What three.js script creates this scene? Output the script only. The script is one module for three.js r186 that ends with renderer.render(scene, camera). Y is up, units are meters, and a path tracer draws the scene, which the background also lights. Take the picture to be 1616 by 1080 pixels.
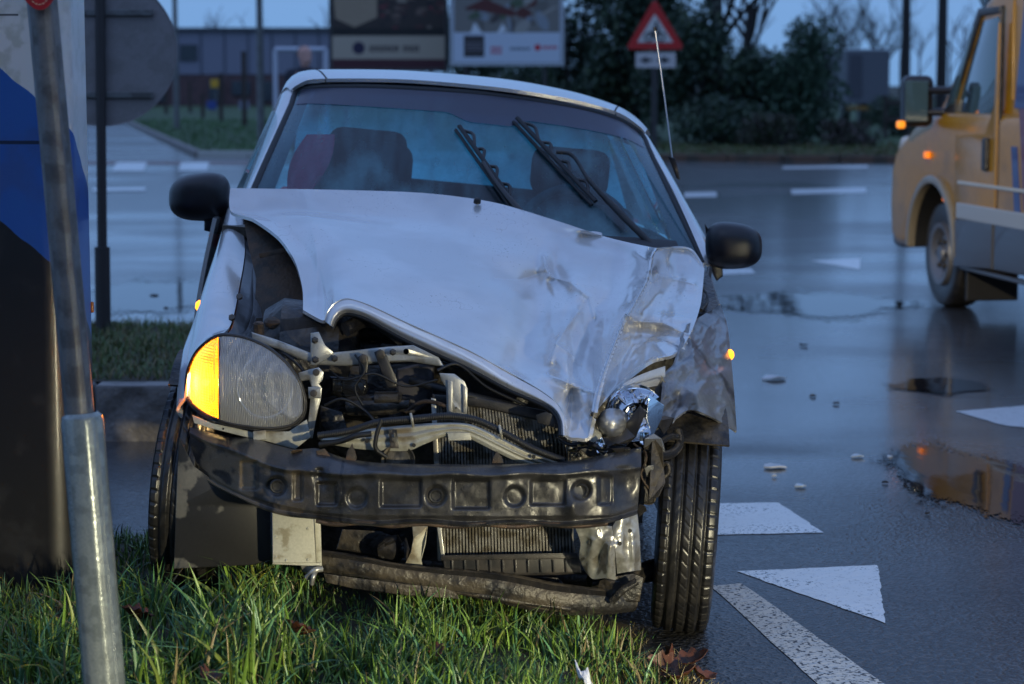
import * as THREE from 'three';
import { mergeGeometries, mergeVertices, toCreasedNormals } from 'three/addons/utils/BufferGeometryUtils.js';
import { RoundedBoxGeometry } from 'three/addons/geometries/RoundedBoxGeometry.js';
import { MarchingCubes } from 'three/addons/objects/MarchingCubes.js';

// ---------------------------------------------------------------- camera
const F = 3480, HORIZON = 130, CAM_H = 1.45;                 // focal length in photo pixels, horizon row, eye height
const TILT = Math.atan((540 - HORIZON) / F);
const scene = new THREE.Scene();
const camera = new THREE.PerspectiveCamera(2 * Math.atan(540 / F) * 180 / Math.PI, 1616 / 1080, 0.1, 2000);
camera.position.set(0, CAM_H, 0);
camera.rotation.x = -TILT;
camera.focus = 5.7;
camera.userData.fStop = 4.4;
camera.updateMatrixWorld();

// ---------------------------------------------------------------- sky: even blue dusk overcast
const clamp = (x, a = 0, b = 1) => Math.min(b, Math.max(a, x));
const lerp = (a, b, t) => a + (b - a) * t;
const sstep = (a, b, x) => { const t = clamp((x - a) / (b - a)); return t * t * (3 - 2 * t); };
function hash3(x, y, z) { let h = Math.imul(x, 374761393) ^ Math.imul(y, 668265263) ^ Math.imul(z, 1274126177); h = Math.imul(h ^ (h >>> 13), 1274126177); h ^= h >>> 16; return (h >>> 0) / 4294967296; }
function vnoise(x, y, per, seed) {                            // value noise that repeats every per cells
  const xi = Math.floor(x), yi = Math.floor(y), fx = x - xi, fy = y - yi, w = (n) => ((n % per) + per) % per;
  const u = fx * fx * (3 - 2 * fx), v = fy * fy * (3 - 2 * fy);
  const a = hash3(w(xi), w(yi), seed), b = hash3(w(xi + 1), w(yi), seed), c = hash3(w(xi), w(yi + 1), seed), d = hash3(w(xi + 1), w(yi + 1), seed);
  return lerp(lerp(a, b, u), lerp(c, d, u), v);
}
function fbm(u, v, per, oct, seed) { let s = 0, a = 0.5, t = 0; for (let o = 0; o < oct; o++) { s += a * vnoise(u * per, v * per, per, seed + o); t += a; a *= 0.5; per *= 2; } return s / t; }
function rng(seed) { let a = seed >>> 0; return () => { a = (a + 0x6d2b79f5) | 0; let t = Math.imul(a ^ (a >>> 15), 1 | a); t = (t + Math.imul(t ^ (t >>> 7), 61 | t)) ^ t; return ((t ^ (t >>> 14)) >>> 0) / 4294967296; }; }
{
  const W = 512, H = 256, data = new Float32Array(W * H * 4);
  for (let j = 0; j < H; j++) for (let i = 0; i < W; i++) {
    const el = (j + 0.5) / H * Math.PI - Math.PI / 2, s = clamp(Math.sin(el));
    const n = fbm(i / W, j / H * 2, 6, 5, 11), t = Math.pow(s, 0.55), k = 0.84 + 0.32 * n * (0.4 + t) ;
    const o = (j * W + i) * 4;
    data[o] = lerp(0.172, 0.195, t) * k; data[o + 1] = lerp(0.350, 0.300, t) * k; data[o + 2] = lerp(0.65, 0.60, t) * k; data[o + 3] = 1;
  }
  const sky = new THREE.DataTexture(data, W, H, THREE.RGBAFormat, THREE.FloatType);
  sky.mapping = THREE.EquirectangularReflectionMapping; sky.magFilter = THREE.LinearFilter; sky.needsUpdate = true;
  scene.background = sky; scene.environment = sky;
}
const sun = new THREE.DirectionalLight(new THREE.Color(0.55, 0.75, 1), 0.1);   // what is left of the day, through cloud
sun.position.set(-8, 30, 6); sun.target.position.set(0, 0, -12); sun.castShadow = true; sun.shadow.radius = 60;
Object.assign(sun.shadow.camera, { left: -40, right: 40, top: 40, bottom: -40, near: 1, far: 120 });
scene.add(sun, sun.target);
const renderer = new THREE.WebGLRenderer({ antialias: true });
renderer.toneMapping = THREE.LinearToneMapping; renderer.toneMappingExposure = 1.17; renderer.shadowMap.enabled = true;

// ---------------------------------------------------------------- helpers
const V = (x, y, z) => new THREE.Vector3(x, y, z);
const cT = Math.cos(TILT), sT = Math.sin(TILT);
function P(px, py, d) {                                        // the point that lies d metres out along a picture direction
  const x = (px - 808) / F, y = -(py - 540) / F, wy = y * cT - sT, wz = -(cT + y * sT), k = d / -wz;
  return V(x * k, CAM_H + wy * k, -d);
}
function G(px, py, h = 0) {                                    // the point of the ground (at height h) in that direction
  const y = -(py - 540) / F, wy = y * cT - sT, wz = -(cT + y * sT);
  return P(px, py, -(CAM_H - h) / wy * -wz);
}
const bases = new Map(), counts = new Map();
function numbered(name) { const n = counts.get(name) ?? 0; counts.set(name, n + 1); return n ? name + '_' + String(n).padStart(3, '0') : name; }
function thing(name, label, category, base = V(0, 0, 0), group) {
  const o = new THREE.Group(); o.name = numbered(name); o.position.copy(base); o.userData.label = label; o.userData.category = category;
  if (group) o.userData.group = group;
  bases.set(o, base.clone()); scene.add(o); return o;
}
function lit(m) { m.castShadow = true; m.receiveShadow = true; return m; }
// adds a mesh (its geometry given in world metres) under a thing or a part
function part(parent, name, geo, mat, label) {
  if (Array.isArray(geo)) geo = join(geo);
  const b = bases.get(parent); geo.translate(-b.x, -b.y, -b.z);
  const m = lit(new THREE.Mesh(geo, mat)); m.name = name; if (label) m.userData.label = label;
  parent.add(m); bases.set(m, b); return m;
}
function single(name, label, category, geo, mat, group) {      // a thing of one mesh, its origin at its base
  if (Array.isArray(geo)) geo = join(geo);
  geo.computeBoundingBox(); const bb = geo.boundingBox, b = V((bb.min.x + bb.max.x) / 2, bb.min.y, (bb.min.z + bb.max.z) / 2);
  geo.translate(-b.x, -b.y, -b.z);
  const m = lit(new THREE.Mesh(geo, mat)); m.name = numbered(name); m.position.copy(b); m.userData.label = label; m.userData.category = category;
  if (group) m.userData.group = group;
  bases.set(m, b); scene.add(m); return m;
}
function struct(name, geo, mat, label, category, kind = 'structure') {
  if (Array.isArray(geo)) geo = join(geo);
  const m = lit(new THREE.Mesh(geo, mat)); m.name = numbered(name); m.userData.kind = kind;
  if (label) m.userData.label = label; if (category) m.userData.category = category;
  bases.set(m, V(0, 0, 0)); scene.add(m); return m;
}
function join(list) {
  return mergeGeometries(list.map((g) => { g = g.index ? g.toNonIndexed() : g; const c = new THREE.BufferGeometry(); for (const k of ['position', 'normal', 'uv']) if (g.attributes[k]) c.setAttribute(k, g.attributes[k]); if (!c.attributes.normal) c.computeVertexNormals(); if (!c.attributes.uv) boxUV(c); return c; }));
}
function boxUV(g) {                                            // uv in metres, from the axis that each face looks along
  const p = g.attributes.position, n = g.attributes.normal, uv = new Float32Array(p.count * 2);
  for (let i = 0; i < p.count; i++) {
    const ax = Math.abs(n.getX(i)), ay = Math.abs(n.getY(i)), az = Math.abs(n.getZ(i));
    if (ay >= ax && ay >= az) { uv[2 * i] = p.getX(i); uv[2 * i + 1] = p.getZ(i); } else if (ax >= az) { uv[2 * i] = p.getZ(i); uv[2 * i + 1] = p.getY(i); } else { uv[2 * i] = p.getX(i); uv[2 * i + 1] = p.getY(i); }
  }
  g.setAttribute('uv', new THREE.BufferAttribute(uv, 2)); return g;
}
function planUV(g, fu, fv) {                                   // uv as two linear functions of the place in metres
  const p = g.attributes.position, uv = new Float32Array(p.count * 2);
  for (let i = 0; i < p.count; i++) { const x = p.getX(i), y = p.getY(i), z = p.getZ(i); uv[2 * i] = fu(x, y, z); uv[2 * i + 1] = fv(x, y, z); }
  g.setAttribute('uv', new THREE.BufferAttribute(uv, 2)); return g;
}
const slantUV = (g) => planUV(g, (x) => x, (x, y, z) => 0.45 * y - 0.9 * z);
function crease(g, a = 0.6) { for (const k of ['uv', 'normal']) g.deleteAttribute(k); return boxUV(toCreasedNormals(mergeVertices(g, 1e-5), a)); }
// a sheet over (u, v); thick > 0 gives it a back face and rims
function sheet(nu, nv, fn, thick = 0, closeU = false) {
  const pos = [], idx = [], N = (nu + 1) * (nv + 1);
  for (let j = 0; j <= nv; j++) for (let i = 0; i <= nu; i++) { const p = fn(i / nu, j / nv); pos.push(p.x, p.y, p.z); }
  for (let j = 0; j < nv; j++) for (let i = 0; i < nu; i++) { const a = j * (nu + 1) + i, b = a + 1, c = a + nu + 1, d = c + 1; idx.push(a, c, b, b, c, d); }
  const g = new THREE.BufferGeometry(); g.setAttribute('position', new THREE.Float32BufferAttribute(pos, 3)); g.setIndex(idx); g.computeVertexNormals();
  if (closeU) { const n = g.attributes.normal; for (let j = 0; j <= nv; j++) { const a = j * (nu + 1), b = a + nu, v = V(n.getX(a) + n.getX(b), n.getY(a) + n.getY(b), n.getZ(a) + n.getZ(b)).normalize(); n.setXYZ(a, v.x, v.y, v.z); n.setXYZ(b, v.x, v.y, v.z); } }
  if (!thick) return boxUV(g);
  const n = g.attributes.normal, back = [], bi = [];
  for (let i = 0; i < N; i++) back.push(pos[3 * i] - n.getX(i) * thick, pos[3 * i + 1] - n.getY(i) * thick, pos[3 * i + 2] - n.getZ(i) * thick);
  for (let k = 0; k < idx.length; k += 3) bi.push(idx[k], idx[k + 2], idx[k + 1]);
  const b = new THREE.BufferGeometry(); b.setAttribute('position', new THREE.Float32BufferAttribute(back, 3)); b.setIndex(bi); b.computeVertexNormals();
  const rim = [], add = (a, c) => { const A = [0, 1, 2].map((k) => pos[3 * a + k]), C = [0, 1, 2].map((k) => pos[3 * c + k]), A2 = [0, 1, 2].map((k) => back[3 * a + k]), C2 = [0, 1, 2].map((k) => back[3 * c + k]); rim.push(...A, ...C, ...C2, ...A, ...C2, ...A2); };
  for (let i = 0; i < nu; i++) { add(i, i + 1); add(nv * (nu + 1) + i + 1, nv * (nu + 1) + i); }
  for (let j = 0; j < nv; j++) { add((j + 1) * (nu + 1), j * (nu + 1)); add(j * (nu + 1) + nu, (j + 1) * (nu + 1) + nu); }
  const r = new THREE.BufferGeometry(); r.setAttribute('position', new THREE.Float32BufferAttribute(rim, 3)); r.computeVertexNormals();
  return join([boxUV(g), boxUV(b), boxUV(r)]);
}
// smooth curve through points of any dimension, even in length
function curve(pts, N = 240) {
  const D = pts[0].length, s = [], n = pts.length, at = (i) => pts[clamp(i, 0, n - 1)];
  const cr = (a, b, c, d, t) => { const out = []; for (let k = 0; k < D; k++) { const p0 = a[k], p1 = b[k], p2 = c[k], p3 = d[k], m1 = 0.42 * (p2 - p0), m2 = 0.42 * (p3 - p1), t2 = t * t, t3 = t2 * t; out.push((2 * t3 - 3 * t2 + 1) * p1 + (t3 - 2 * t2 + t) * m1 + (-2 * t3 + 3 * t2) * p2 + (t3 - t2) * m2); } return out; };
  for (let i = 0; i <= N; i++) { const q = i / N * (n - 1), k = Math.min(n - 2, Math.floor(q)); s.push(cr(at(k - 1), at(k), at(k + 1), at(k + 2), q - k)); }
  const len = [0]; for (let i = 1; i <= N; i++) { let l = 0; for (let k = 0; k < Math.min(2, D); k++) l += (s[i][k] - s[i - 1][k]) ** 2; len.push(len[i - 1] + Math.sqrt(l)); }
  return (t) => { const L = clamp(t) * len[N]; let lo = 0, hi = N; while (hi - lo > 1) { const m = (lo + hi) >> 1; if (len[m] <= L) lo = m; else hi = m; } const f = (L - len[lo]) / Math.max(1e-9, len[hi] - len[lo]); return s[lo].map((v, k) => lerp(v, s[hi][k], f)); };
}
function coons(T, B, L, R) {                                   // patch between four curves in (px, py, depth)
  const c00 = T(0), c10 = T(1), c01 = B(0), c11 = B(1);
  return (u, v) => { const t = T(u), b = B(u), l = L(v), r = R(v); return t.map((_, k) => (1 - v) * t[k] + v * b[k] + (1 - u) * l[k] + u * r[k] - ((1 - u) * (1 - v) * c00[k] + u * (1 - v) * c10[k] + (1 - u) * v * c01[k] + u * v * c11[k])); };
}
// a cut metal plate: outline seen in the picture, depth of its front face, thickness in metres
function plate(pts, d, thick = 0.004, o = {}) {
  const K = F / (typeof d === 'function' ? d(pts[0][0], pts[0][1]) : d), sh = new THREE.Shape(pts.map(([x, y]) => new THREE.Vector2(x, -y)));
  for (const [x, y, r] of o.holes ?? []) { const h = new THREE.Path(); h.absellipse(x, -y, r, r, 0, Math.PI * 2, true); sh.holes.push(h); }
  const bt = o.bevel ?? 1, depth = Math.max(0.5, thick * K - 2 * bt);
  const g = new THREE.ExtrudeGeometry(sh, { depth, bevelEnabled: bt > 0, bevelSize: bt * 0.8, bevelOffset: -bt * 0.8, bevelThickness: bt, bevelSegments: o.seg ?? 2, curveSegments: 14 });
  const p = g.attributes.position;
  for (let i = 0; i < p.count; i++) { const x = p.getX(i), y = -p.getY(i), off = (depth + bt - p.getZ(i)) / K, w = P(x, y, (typeof d === 'function' ? d(x, y) : d) + off); p.setXYZ(i, w.x, w.y, w.z); }
  return crease(g, 0.7);
}
function tube(list, r, o = {}) {                               // list of world points; r a number or function of t
  const c = new THREE.CatmullRomCurve3(list, false, 'centripetal'), n = o.n ?? Math.max(8, list.length * 6), k = o.k ?? 8, fr = c.computeFrenetFrames(n, false), R = typeof r === 'function' ? r : () => r;
  const body = sheet(k, n, (u, v) => { const q = Math.round(v * n), p = c.getPointAt(v), a = u * Math.PI * 2, N = fr.normals[q], B = fr.binormals[q], rr = R(v); return p.addScaledVector(N, Math.cos(a) * rr).addScaledVector(B, Math.sin(a) * rr * (o.flat ?? 1)); }, 0, true);
  const cap = (v, s) => { const p = c.getPointAt(v), q = Math.round(v * n), pos = []; for (let i = 0; i < k; i++) for (const [a, on] of s > 0 ? [[0, 0], [i, 1], [i + 1, 1]] : [[0, 0], [i + 1, 1], [i, 1]]) { const an = a / k * Math.PI * 2, w = p.clone(); if (on) w.addScaledVector(fr.normals[q], Math.cos(an) * R(v)).addScaledVector(fr.binormals[q], Math.sin(an) * R(v) * (o.flat ?? 1)); pos.push(w.x, w.y, w.z); } const g = new THREE.BufferGeometry(); g.setAttribute('position', new THREE.Float32BufferAttribute(pos, 3)); g.computeVertexNormals(); return boxUV(g); };
  return join([body, cap(0, -1), cap(1, 1)]);
}
const ptube = (list, r, o) => tube(list.map((a) => P(...a)), r, o);
// a turned solid along the line from a in direction dir: profile of [radius, distance]
function turned(a, dir, prof, k = 24) {
  const g = new THREE.LatheGeometry(prof.map(([r, h]) => new THREE.Vector2(Math.max(r, 1e-5), h)), k);
  g.applyQuaternion(new THREE.Quaternion().setFromUnitVectors(V(0, 1, 0), dir.clone().normalize())); g.translate(a.x, a.y, a.z);
  return crease(g, 0.6);
}
function box(w, h, dp, c, r = 0.004, rot) {
  const g = r > 0 ? new RoundedBoxGeometry(w, h, dp, 2, Math.min(r, w / 2.1, h / 2.1, dp / 2.1)) : new THREE.BoxGeometry(w, h, dp);
  if (rot) g.applyMatrix4(new THREE.Matrix4().makeRotationFromEuler(new THREE.Euler(...rot)));
  g.translate(c.x, c.y, c.z); return boxUV(g.index ? g.toNonIndexed() : g);
}
function flat(pts, y, sub = 0) {                               // level polygon, points [x, z]
  const tri = THREE.ShapeUtils.triangulateShape(pts.map(([x, z]) => new THREE.Vector2(x, -z)), []), pos = [];
  for (const t of tri) for (const i of t) pos.push(pts[i][0], y, pts[i][1]);
  const g = new THREE.BufferGeometry(); g.setAttribute('position', new THREE.Float32BufferAttribute(pos, 3)); g.computeVertexNormals();
  if (g.attributes.normal.getY(0) < 0) { for (let i = 0; i < pos.length; i += 9) for (let k = 0; k < 3; k++) { const t = pos[i + 3 + k]; pos[i + 3 + k] = pos[i + 6 + k]; pos[i + 6 + k] = t; } g.setAttribute('position', new THREE.Float32BufferAttribute(pos, 3)); g.computeVertexNormals(); }
  return boxUV(g);
}
function texture(w, h, fn, srgb, rx = 1, ry = rx) {            // fn(u, v) -> [r, g, b] in 0..1
  const d = new Uint8Array(w * h * 4);
  for (let j = 0; j < h; j++) for (let i = 0; i < w; i++) { const c = fn(i / w, j / h), o = (j * w + i) * 4; for (let k = 0; k < 3; k++) d[o + k] = clamp(c[k]) * 255; d[o + 3] = 255; }
  const t = new THREE.DataTexture(d, w, h); t.wrapS = t.wrapT = THREE.RepeatWrapping; t.magFilter = THREE.LinearFilter; t.minFilter = THREE.LinearMipmapLinearFilter; t.repeat.set(rx, ry);
  if (srgb) t.colorSpace = THREE.SRGBColorSpace; t.needsUpdate = true; return t;
}
const enc = (x) => (x <= 0.0031308 ? 12.92 * x : 1.055 * Math.pow(x, 1 / 2.4) - 0.055);
const lin = (r, g = r, b = r) => new THREE.Color().setRGB(r, g, b);
const std = (c, roughness, o = {}) => new THREE.MeshStandardMaterial({ color: Array.isArray(c) ? lin(...c) : lin(c), roughness, side: THREE.DoubleSide, ...o });
const phy = (c, roughness, o = {}) => new THREE.MeshPhysicalMaterial({ color: Array.isArray(c) ? lin(...c) : lin(c), roughness, side: THREE.DoubleSide, ...o });
const grey3 = (x) => [x, x, x];
// patchy dirt: multiplies a colour between dirt and clean
function dirtMap(size, rep, clean, dirt, per, lo, hi, seed, speck = 0) {
  return texture(size, size, (u, v) => { const n = fbm(u, v, per, 5, seed), k = sstep(lo, hi, n), s = speck && vnoise(u * size / 4, v * size / 4, size / 4, seed + 9) > 1 - speck ? 0.35 : 1, f = 0.9 + 0.2 * (fbm(u, v, 64, 2, seed + 3) - 0.5); return [0, 1, 2].map((c) => enc(lerp(dirt[c], clean[c], k) * s * f)); }, true, rep);
}
// ---------------------------------------------------------------- materials
const M = {};
M.paint = phy(1, 0.23, { map: texture(1024, 1024, (u, v) => { const n = fbm(u, v, 6, 4, 21), sp = vnoise(u * 300, v * 300, 300, 30) > 0.978 - 0.05 * sstep(0.52, 0.66, n) ? 0.45 : 1, k = 0.62 + 0.10 * sstep(0.3, 0.6, n); const scr = Math.abs(fbm(u, v, 14, 3, 33) - 0.5) < 0.0035 && n > 0.5 ? 0.8 : 1; return [k * 1.02, k, k * 0.98].map((c) => enc(c * sp * scr)); }, true, 0.9), metalness: 0.45, clearcoat: 0.8, clearcoatRoughness: 0.08 });
M.paintDirty = phy(1, 0.38, { map: dirtMap(512, 2.2, [0.27, 0.275, 0.285], [0.085, 0.08, 0.078], 6, 0.3, 0.6, 22, 0.01), metalness: 0.4, clearcoat: 0.3, clearcoatRoughness: 0.2 });
M.bracket = std(1, 0.5, { map: dirtMap(512, 3, [0.50, 0.49, 0.42], [0.24, 0.20, 0.14], 6, 0.3, 0.55, 23, 0.02), metalness: 0.15 });
M.galv = std(1, 0.34, { map: dirtMap(512, 3, [0.52, 0.52, 0.50], [0.26, 0.24, 0.2], 7, 0.3, 0.6, 24, 0.01), metalness: 0.55 });
M.oily = std(1, 0.34, { map: dirtMap(512, 4, [0.022, 0.021, 0.022], [0.07, 0.06, 0.05], 8, 0.35, 0.7, 25), bumpMap: texture(256, 256, (u, v) => grey3(fbm(u, v, 16, 4, 5)), false, 5), bumpScale: 0.003 });
M.plastic = std(1, 0.38, { map: dirtMap(512, 5, [0.02, 0.02, 0.022], [0.045, 0.04, 0.038], 8, 0.3, 0.6, 26) });
M.trim = std([0.012, 0.011, 0.014], 0.33, { bumpMap: texture(256, 256, (u, v) => grey3(vnoise(u * 128, v * 128, 128, 3)), false, 14), bumpScale: 0.0002 });
M.rubber = std([0.011, 0.011, 0.012], 0.55);
M.tyre = std(1, 0.34, { map: dirtMap(512, 6, [0.012, 0.012, 0.013], [0.03, 0.028, 0.026], 8, 0.3, 0.7, 27) });
M.rust = std(1, 0.75, { bumpMap: texture(256, 256, (u, v) => grey3(fbm(u, v, 16, 4, 106)), false, 5), bumpScale: 0.003, map: dirtMap(512, 3, [0.10, 0.06, 0.035], [0.05, 0.04, 0.03], 8, 0.3, 0.6, 28) });
M.mud = std(1, 0.6, { bumpMap: texture(256, 256, (u, v) => grey3(fbm(u, v, 12, 5, 105)), false, 5), bumpScale: 0.006, map: dirtMap(512, 2.5, [0.035, 0.033, 0.03], [0.16, 0.135, 0.10], 5, 0.3, 0.62, 29, 0.02) });
M.grime = std(1, 0.5, { map: dirtMap(512, 3, [0.018, 0.017, 0.017], [0.075, 0.062, 0.046], 7, 0.35, 0.62, 107, 0.01), bumpMap: texture(256, 256, (u, v) => grey3(fbm(u, v, 12, 5, 105)), false, 5), bumpScale: 0.006 });
M.liner = std(1, 0.48, { map: dirtMap(512, 2.6, [0.024, 0.023, 0.022], [0.15, 0.14, 0.115], 5, 0.33, 0.42, 30, 0.01) });
M.chrome = std([0.82, 0.83, 0.85], 0.06, { metalness: 1 });
M.alu = std(1, 0.45, { map: dirtMap(512, 5, [0.23, 0.22, 0.2], [0.10, 0.085, 0.06], 10, 0.3, 0.6, 31, 0.03), metalness: 0.4 });
M.steel = std([0.45, 0.45, 0.45], 0.35, { metalness: 0.8 });
M.bolt = std([0.09, 0.08, 0.07], 0.5, { metalness: 0.6 });
M.hubcap = std([0.16, 0.16, 0.17], 0.4, { metalness: 0.5 });
M.cloth = std([0.028, 0.03, 0.036], 0.95);
M.dash = std([0.02, 0.02, 0.023], 0.7);
M.red = std([0.85, 0.03, 0.06], 0.8);
{
  const rough = texture(1024, 1024, (u, v) => { const n = fbm(u, v, 5, 5, 41), drop = fbm(u, v, 90, 2, 44), run = fbm(u * 1, v * 0.25, 36, 3, 47); return grey3(0.24 + 0.26 * sstep(0.35, 0.6, n) + 0.22 * (drop - 0.5) + 0.25 * (run - 0.5)); }, false, 0.9);
  const mist = texture(1024, 1024, (u, v) => { const n = fbm(u, v, 5, 5, 41), run = fbm(u, v * 0.25, 40, 3, 47); return grey3(lerp(0.97, 0.86, sstep(0.40, 0.62, n)) + 0.12 * (run - 0.5)); }, false, 0.9);
  M.windscreen = phy([0.34, 0.78, 0.90], 1, { roughnessMap: rough, transmission: 1, transmissionMap: mist, thickness: 0, ior: 1.5, specularIntensity: 1 });
  M.band = phy([0.20, 0.20, 0.30], 0.3, { transmission: 0.8, thickness: 0 });
}
M.glass = phy([0.55, 0.68, 0.70], 0.04, { transmission: 1, thickness: 0 });
M.mistGlass = phy([0.38, 0.80, 0.90], 1, { transmission: 1, thickness: 0, roughnessMap: texture(512, 512, (u, v) => grey3(0.72 + 0.5 * (fbm(u, v, 10, 5, 49) - 0.5)), false, 1.2) });
{
  const rib = texture(1024, 64, (u) => grey3(0.5 + 0.5 * Math.sin(u * Math.PI * 2 * 64)), false, 4, 4);
  M.lens = phy([0.93, 0.93, 0.93], 0.06, { transmission: 0.6, thickness: 0, bumpMap: rib, bumpScale: 0.0016 });
  M.reflector = std([0.88, 0.88, 0.9], 0.2, { metalness: 0.85, bumpMap: rib, bumpScale: 0.004 });
}
M.amber = phy([1, 0.42, 0.02], 0.3, { emissive: lin(1, 0.30, 0.012), emissiveIntensity: 3.2 });
M.bulb = phy([1, 0.8, 0.5], 0.3, { emissive: lin(1, 0.62, 0.22), emissiveIntensity: 40 });
M.amberLens = phy([1, 0.36, 0.02], 0.78, { transmission: 1, thickness: 0, bumpMap: texture(256, 256, (u, v) => grey3(0.5 + 0.25 * Math.sin(u * 100.53) + 0.25 * Math.sin(v * 100.53)), false, 9), bumpScale: 0.002 });
M.amberOff = phy([0.7, 0.2, 0.01], 0.25, { transmission: 0.4, thickness: 0 });
// near road: wet aggregate
{
  const stone = new Float32Array(1024 * 1024);
  for (let j = 0; j < 1024; j++) for (let i = 0; i < 1024; i++) stone[j * 1024 + i] = fbm(i / 1024, j / 1024, 150, 2, 51);
  const at = (u, v) => stone[Math.min(1023, v * 1024 | 0) * 1024 + Math.min(1023, u * 1024 | 0)];
  M.road = phy(1, 1, { clearcoat: 1, clearcoatRoughness: 0.14,
    clearcoatMap: texture(1024, 1024, (u, v) => { const n = fbm(u, v, 9, 6, 54), m = fbm(u, v * 2 % 1, 22, 4, 56); const d = (1 - v) * 40, dry = d < 20 ? sstep(9.4, 6.4, d + 5 * (m - 0.5) + 5 * (n - 0.5)) : 0; return grey3(lerp(lerp(1, 0.6, sstep(0.40, 0.62, 0.7 * n + 0.3 * m)), 0.14, dry)); }, false, 1 / 40),
    map: texture(1024, 1024, (u, v) => { const s = at(u, v), n = fbm(u, v, 5, 4, 52), k = (0.022 + 0.045 * sstep(0.4, 0.8, s)) * (0.75 + 0.5 * n); return [enc(k), enc(k * 1.0), enc(k * 1.05)]; }, true, 0.7),
    bumpMap: texture(1024, 1024, (u, v) => grey3(at(u, v)), false, 0.7), bumpScale: 0.0055,
    // where water films lie on the asphalt: smooth films, damp and drier patches
    roughnessMap: texture(2048, 2048, (u, v) => { const n = fbm(u, v, 9, 6, 54), m = fbm(u * 1, v * 2 % 1, 22, 4, 56); return grey3(clamp(lerp(0.22, 0.45, sstep(0.42, 0.60, 0.7 * n + 0.3 * m)) + 0.08 * (fbm(u, v, 200, 2, 55) - 0.5))); }, false, 1 / 40),
  });
  M.marking = phy(1, 0.4, { clearcoat: 0.5, clearcoatRoughness: 0.15, map: texture(1024, 1024, (u, v) => { const s = at(u, v), n = fbm(u, v, 6, 4, 57), wear = 0.9 * sstep(0.38, 0.30, s) * sstep(0.44, 0.62, n) + 0.45 * sstep(0.27, 0.22, s); const k = 0.74 + 0.14 * n; return [k * 0.98, k, k].map((c) => enc(lerp(c, 0.04, clamp(wear)))); }, true, 0.9), bumpMap: texture(512, 512, (u, v) => grey3(fbm(u, v, 60, 3, 58)), false, 0.9), bumpScale: 0.001 });
  M.edgeLine = std(1, 0.55, { map: texture(1024, 1024, (u, v) => { const s = at(u, v), n = fbm(u, v, 6, 4, 59), k = 0.50 + 0.14 * n, wear = sstep(0.40, 0.31, s); return [k, k * 0.97, k * 0.88].map((c) => enc(lerp(c, 0.05, clamp(wear)))); }, true, 0.9), bumpMap: texture(512, 512, (u, v) => grey3(fbm(u, v, 60, 3, 58)), false, 0.9), bumpScale: 0.0015 });
}
M.water = phy([0.012, 0.012, 0.015], 0.035, { ior: 1.33, bumpMap: texture(512, 512, (u, v) => grey3(fbm(u, v, 10, 3, 61)), false, 1.2), bumpScale: 0.0004 });
M.film = phy([0.03, 0.03, 0.034], 0.14, { ior: 1.33, bumpMap: texture(512, 512, (u, v) => grey3(fbm(u, v, 40, 3, 62)), false, 1), bumpScale: 0.002 });
M.redPath = std([0.10, 0.035, 0.03], 0.45);
M.soil = std(1, 0.9, { map: dirtMap(512, 1.4, [0.035, 0.04, 0.018], [0.05, 0.038, 0.024], 10, 0.35, 0.6, 63) });
M.lawn = std(1, 0.9, { map: dirtMap(1024, 0.16, [0.045, 0.10, 0.022], [0.035, 0.055, 0.02], 16, 0.35, 0.62, 64) });
M.kerb = std(1, 0.6, { map: dirtMap(512, 1.6, [0.24, 0.215, 0.20], [0.11, 0.095, 0.085], 6, 0.3, 0.6, 65), bumpMap: texture(256, 256, (u, v) => grey3(fbm(u, v, 32, 3, 66)), false, 2), bumpScale: 0.004 });
M.kerbPale = std([0.42, 0.41, 0.38], 0.5);
M.kerbBrown = std(1, 0.7, { map: dirtMap(512, 0.6, [0.14, 0.075, 0.045], [0.06, 0.045, 0.03], 8, 0.3, 0.6, 67) });
M.post = std(1, 0.26, { map: dirtMap(512, 4, [0.30, 0.335, 0.32], [0.22, 0.25, 0.24], 12, 0.35, 0.6, 68, 0.002), metalness: 0.35, bumpMap: texture(256, 256, (u, v) => grey3(fbm(u, v, 24, 4, 69)), false, 6), bumpScale: 0.0004 });
M.postDark = std(1, 0.45, { map: dirtMap(256, 3, [0.20, 0.20, 0.20], [0.12, 0.115, 0.11], 10, 0.3, 0.6, 70), metalness: 0.4 });
M.postRust = std([0.035, 0.03, 0.03], 0.5);
// ---------------------------------------------------------------- the ground, roads and verges
const ground = struct('ground', flat([[-500, 60], [500, 60], [500, -900], [-500, -900]], -0.06), M.soil);
struct('road', flat([[-90, 25], [90, 25], [90, -170], [-90, -170]], 0), M.road);

// near verge: a low grassy bank whose rounded corner runs under the car
const EDGE = [[0.62, 2.5], [0.54, 4.4], [0.49, 5.3], [0.37, 5.85], [0.02, 6.35], [-0.5, 6.8], [-1.1, 7.02], [-2.4, 7.12], [-6, 7.2]];
function edgeDist(x, d) {
  let best = 1e9, side = 1;
  for (let i = 0; i + 1 < EDGE.length; i++) { const [ax, ad] = EDGE[i], [bx, bd] = EDGE[i + 1], ex = bx - ax, ed = bd - ad, t = clamp(((x - ax) * ex + (d - ad) * ed) / (ex * ex + ed * ed)), qx = x - ax - t * ex, qd = d - ad - t * ed, l = Math.hypot(qx, qd); if (l < best) { best = l; side = ex * (d - ad) - ed * (x - ax) > 0 ? 1 : -1; } }
  return best * side;
}
const noise2 = (x, y, s = 7) => fbm((x + 50) / 100, (y + 50) / 100, 100, 3, s) - 0.5;
function vergeH(x, d) { const s = edgeDist(x, d); return s < 0 ? -0.05 : -0.005 + 0.125 * sstep(0, 0.75, s) + 0.05 * noise2(x * 4, d * 4) * sstep(0, 0.3, s); }
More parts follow.
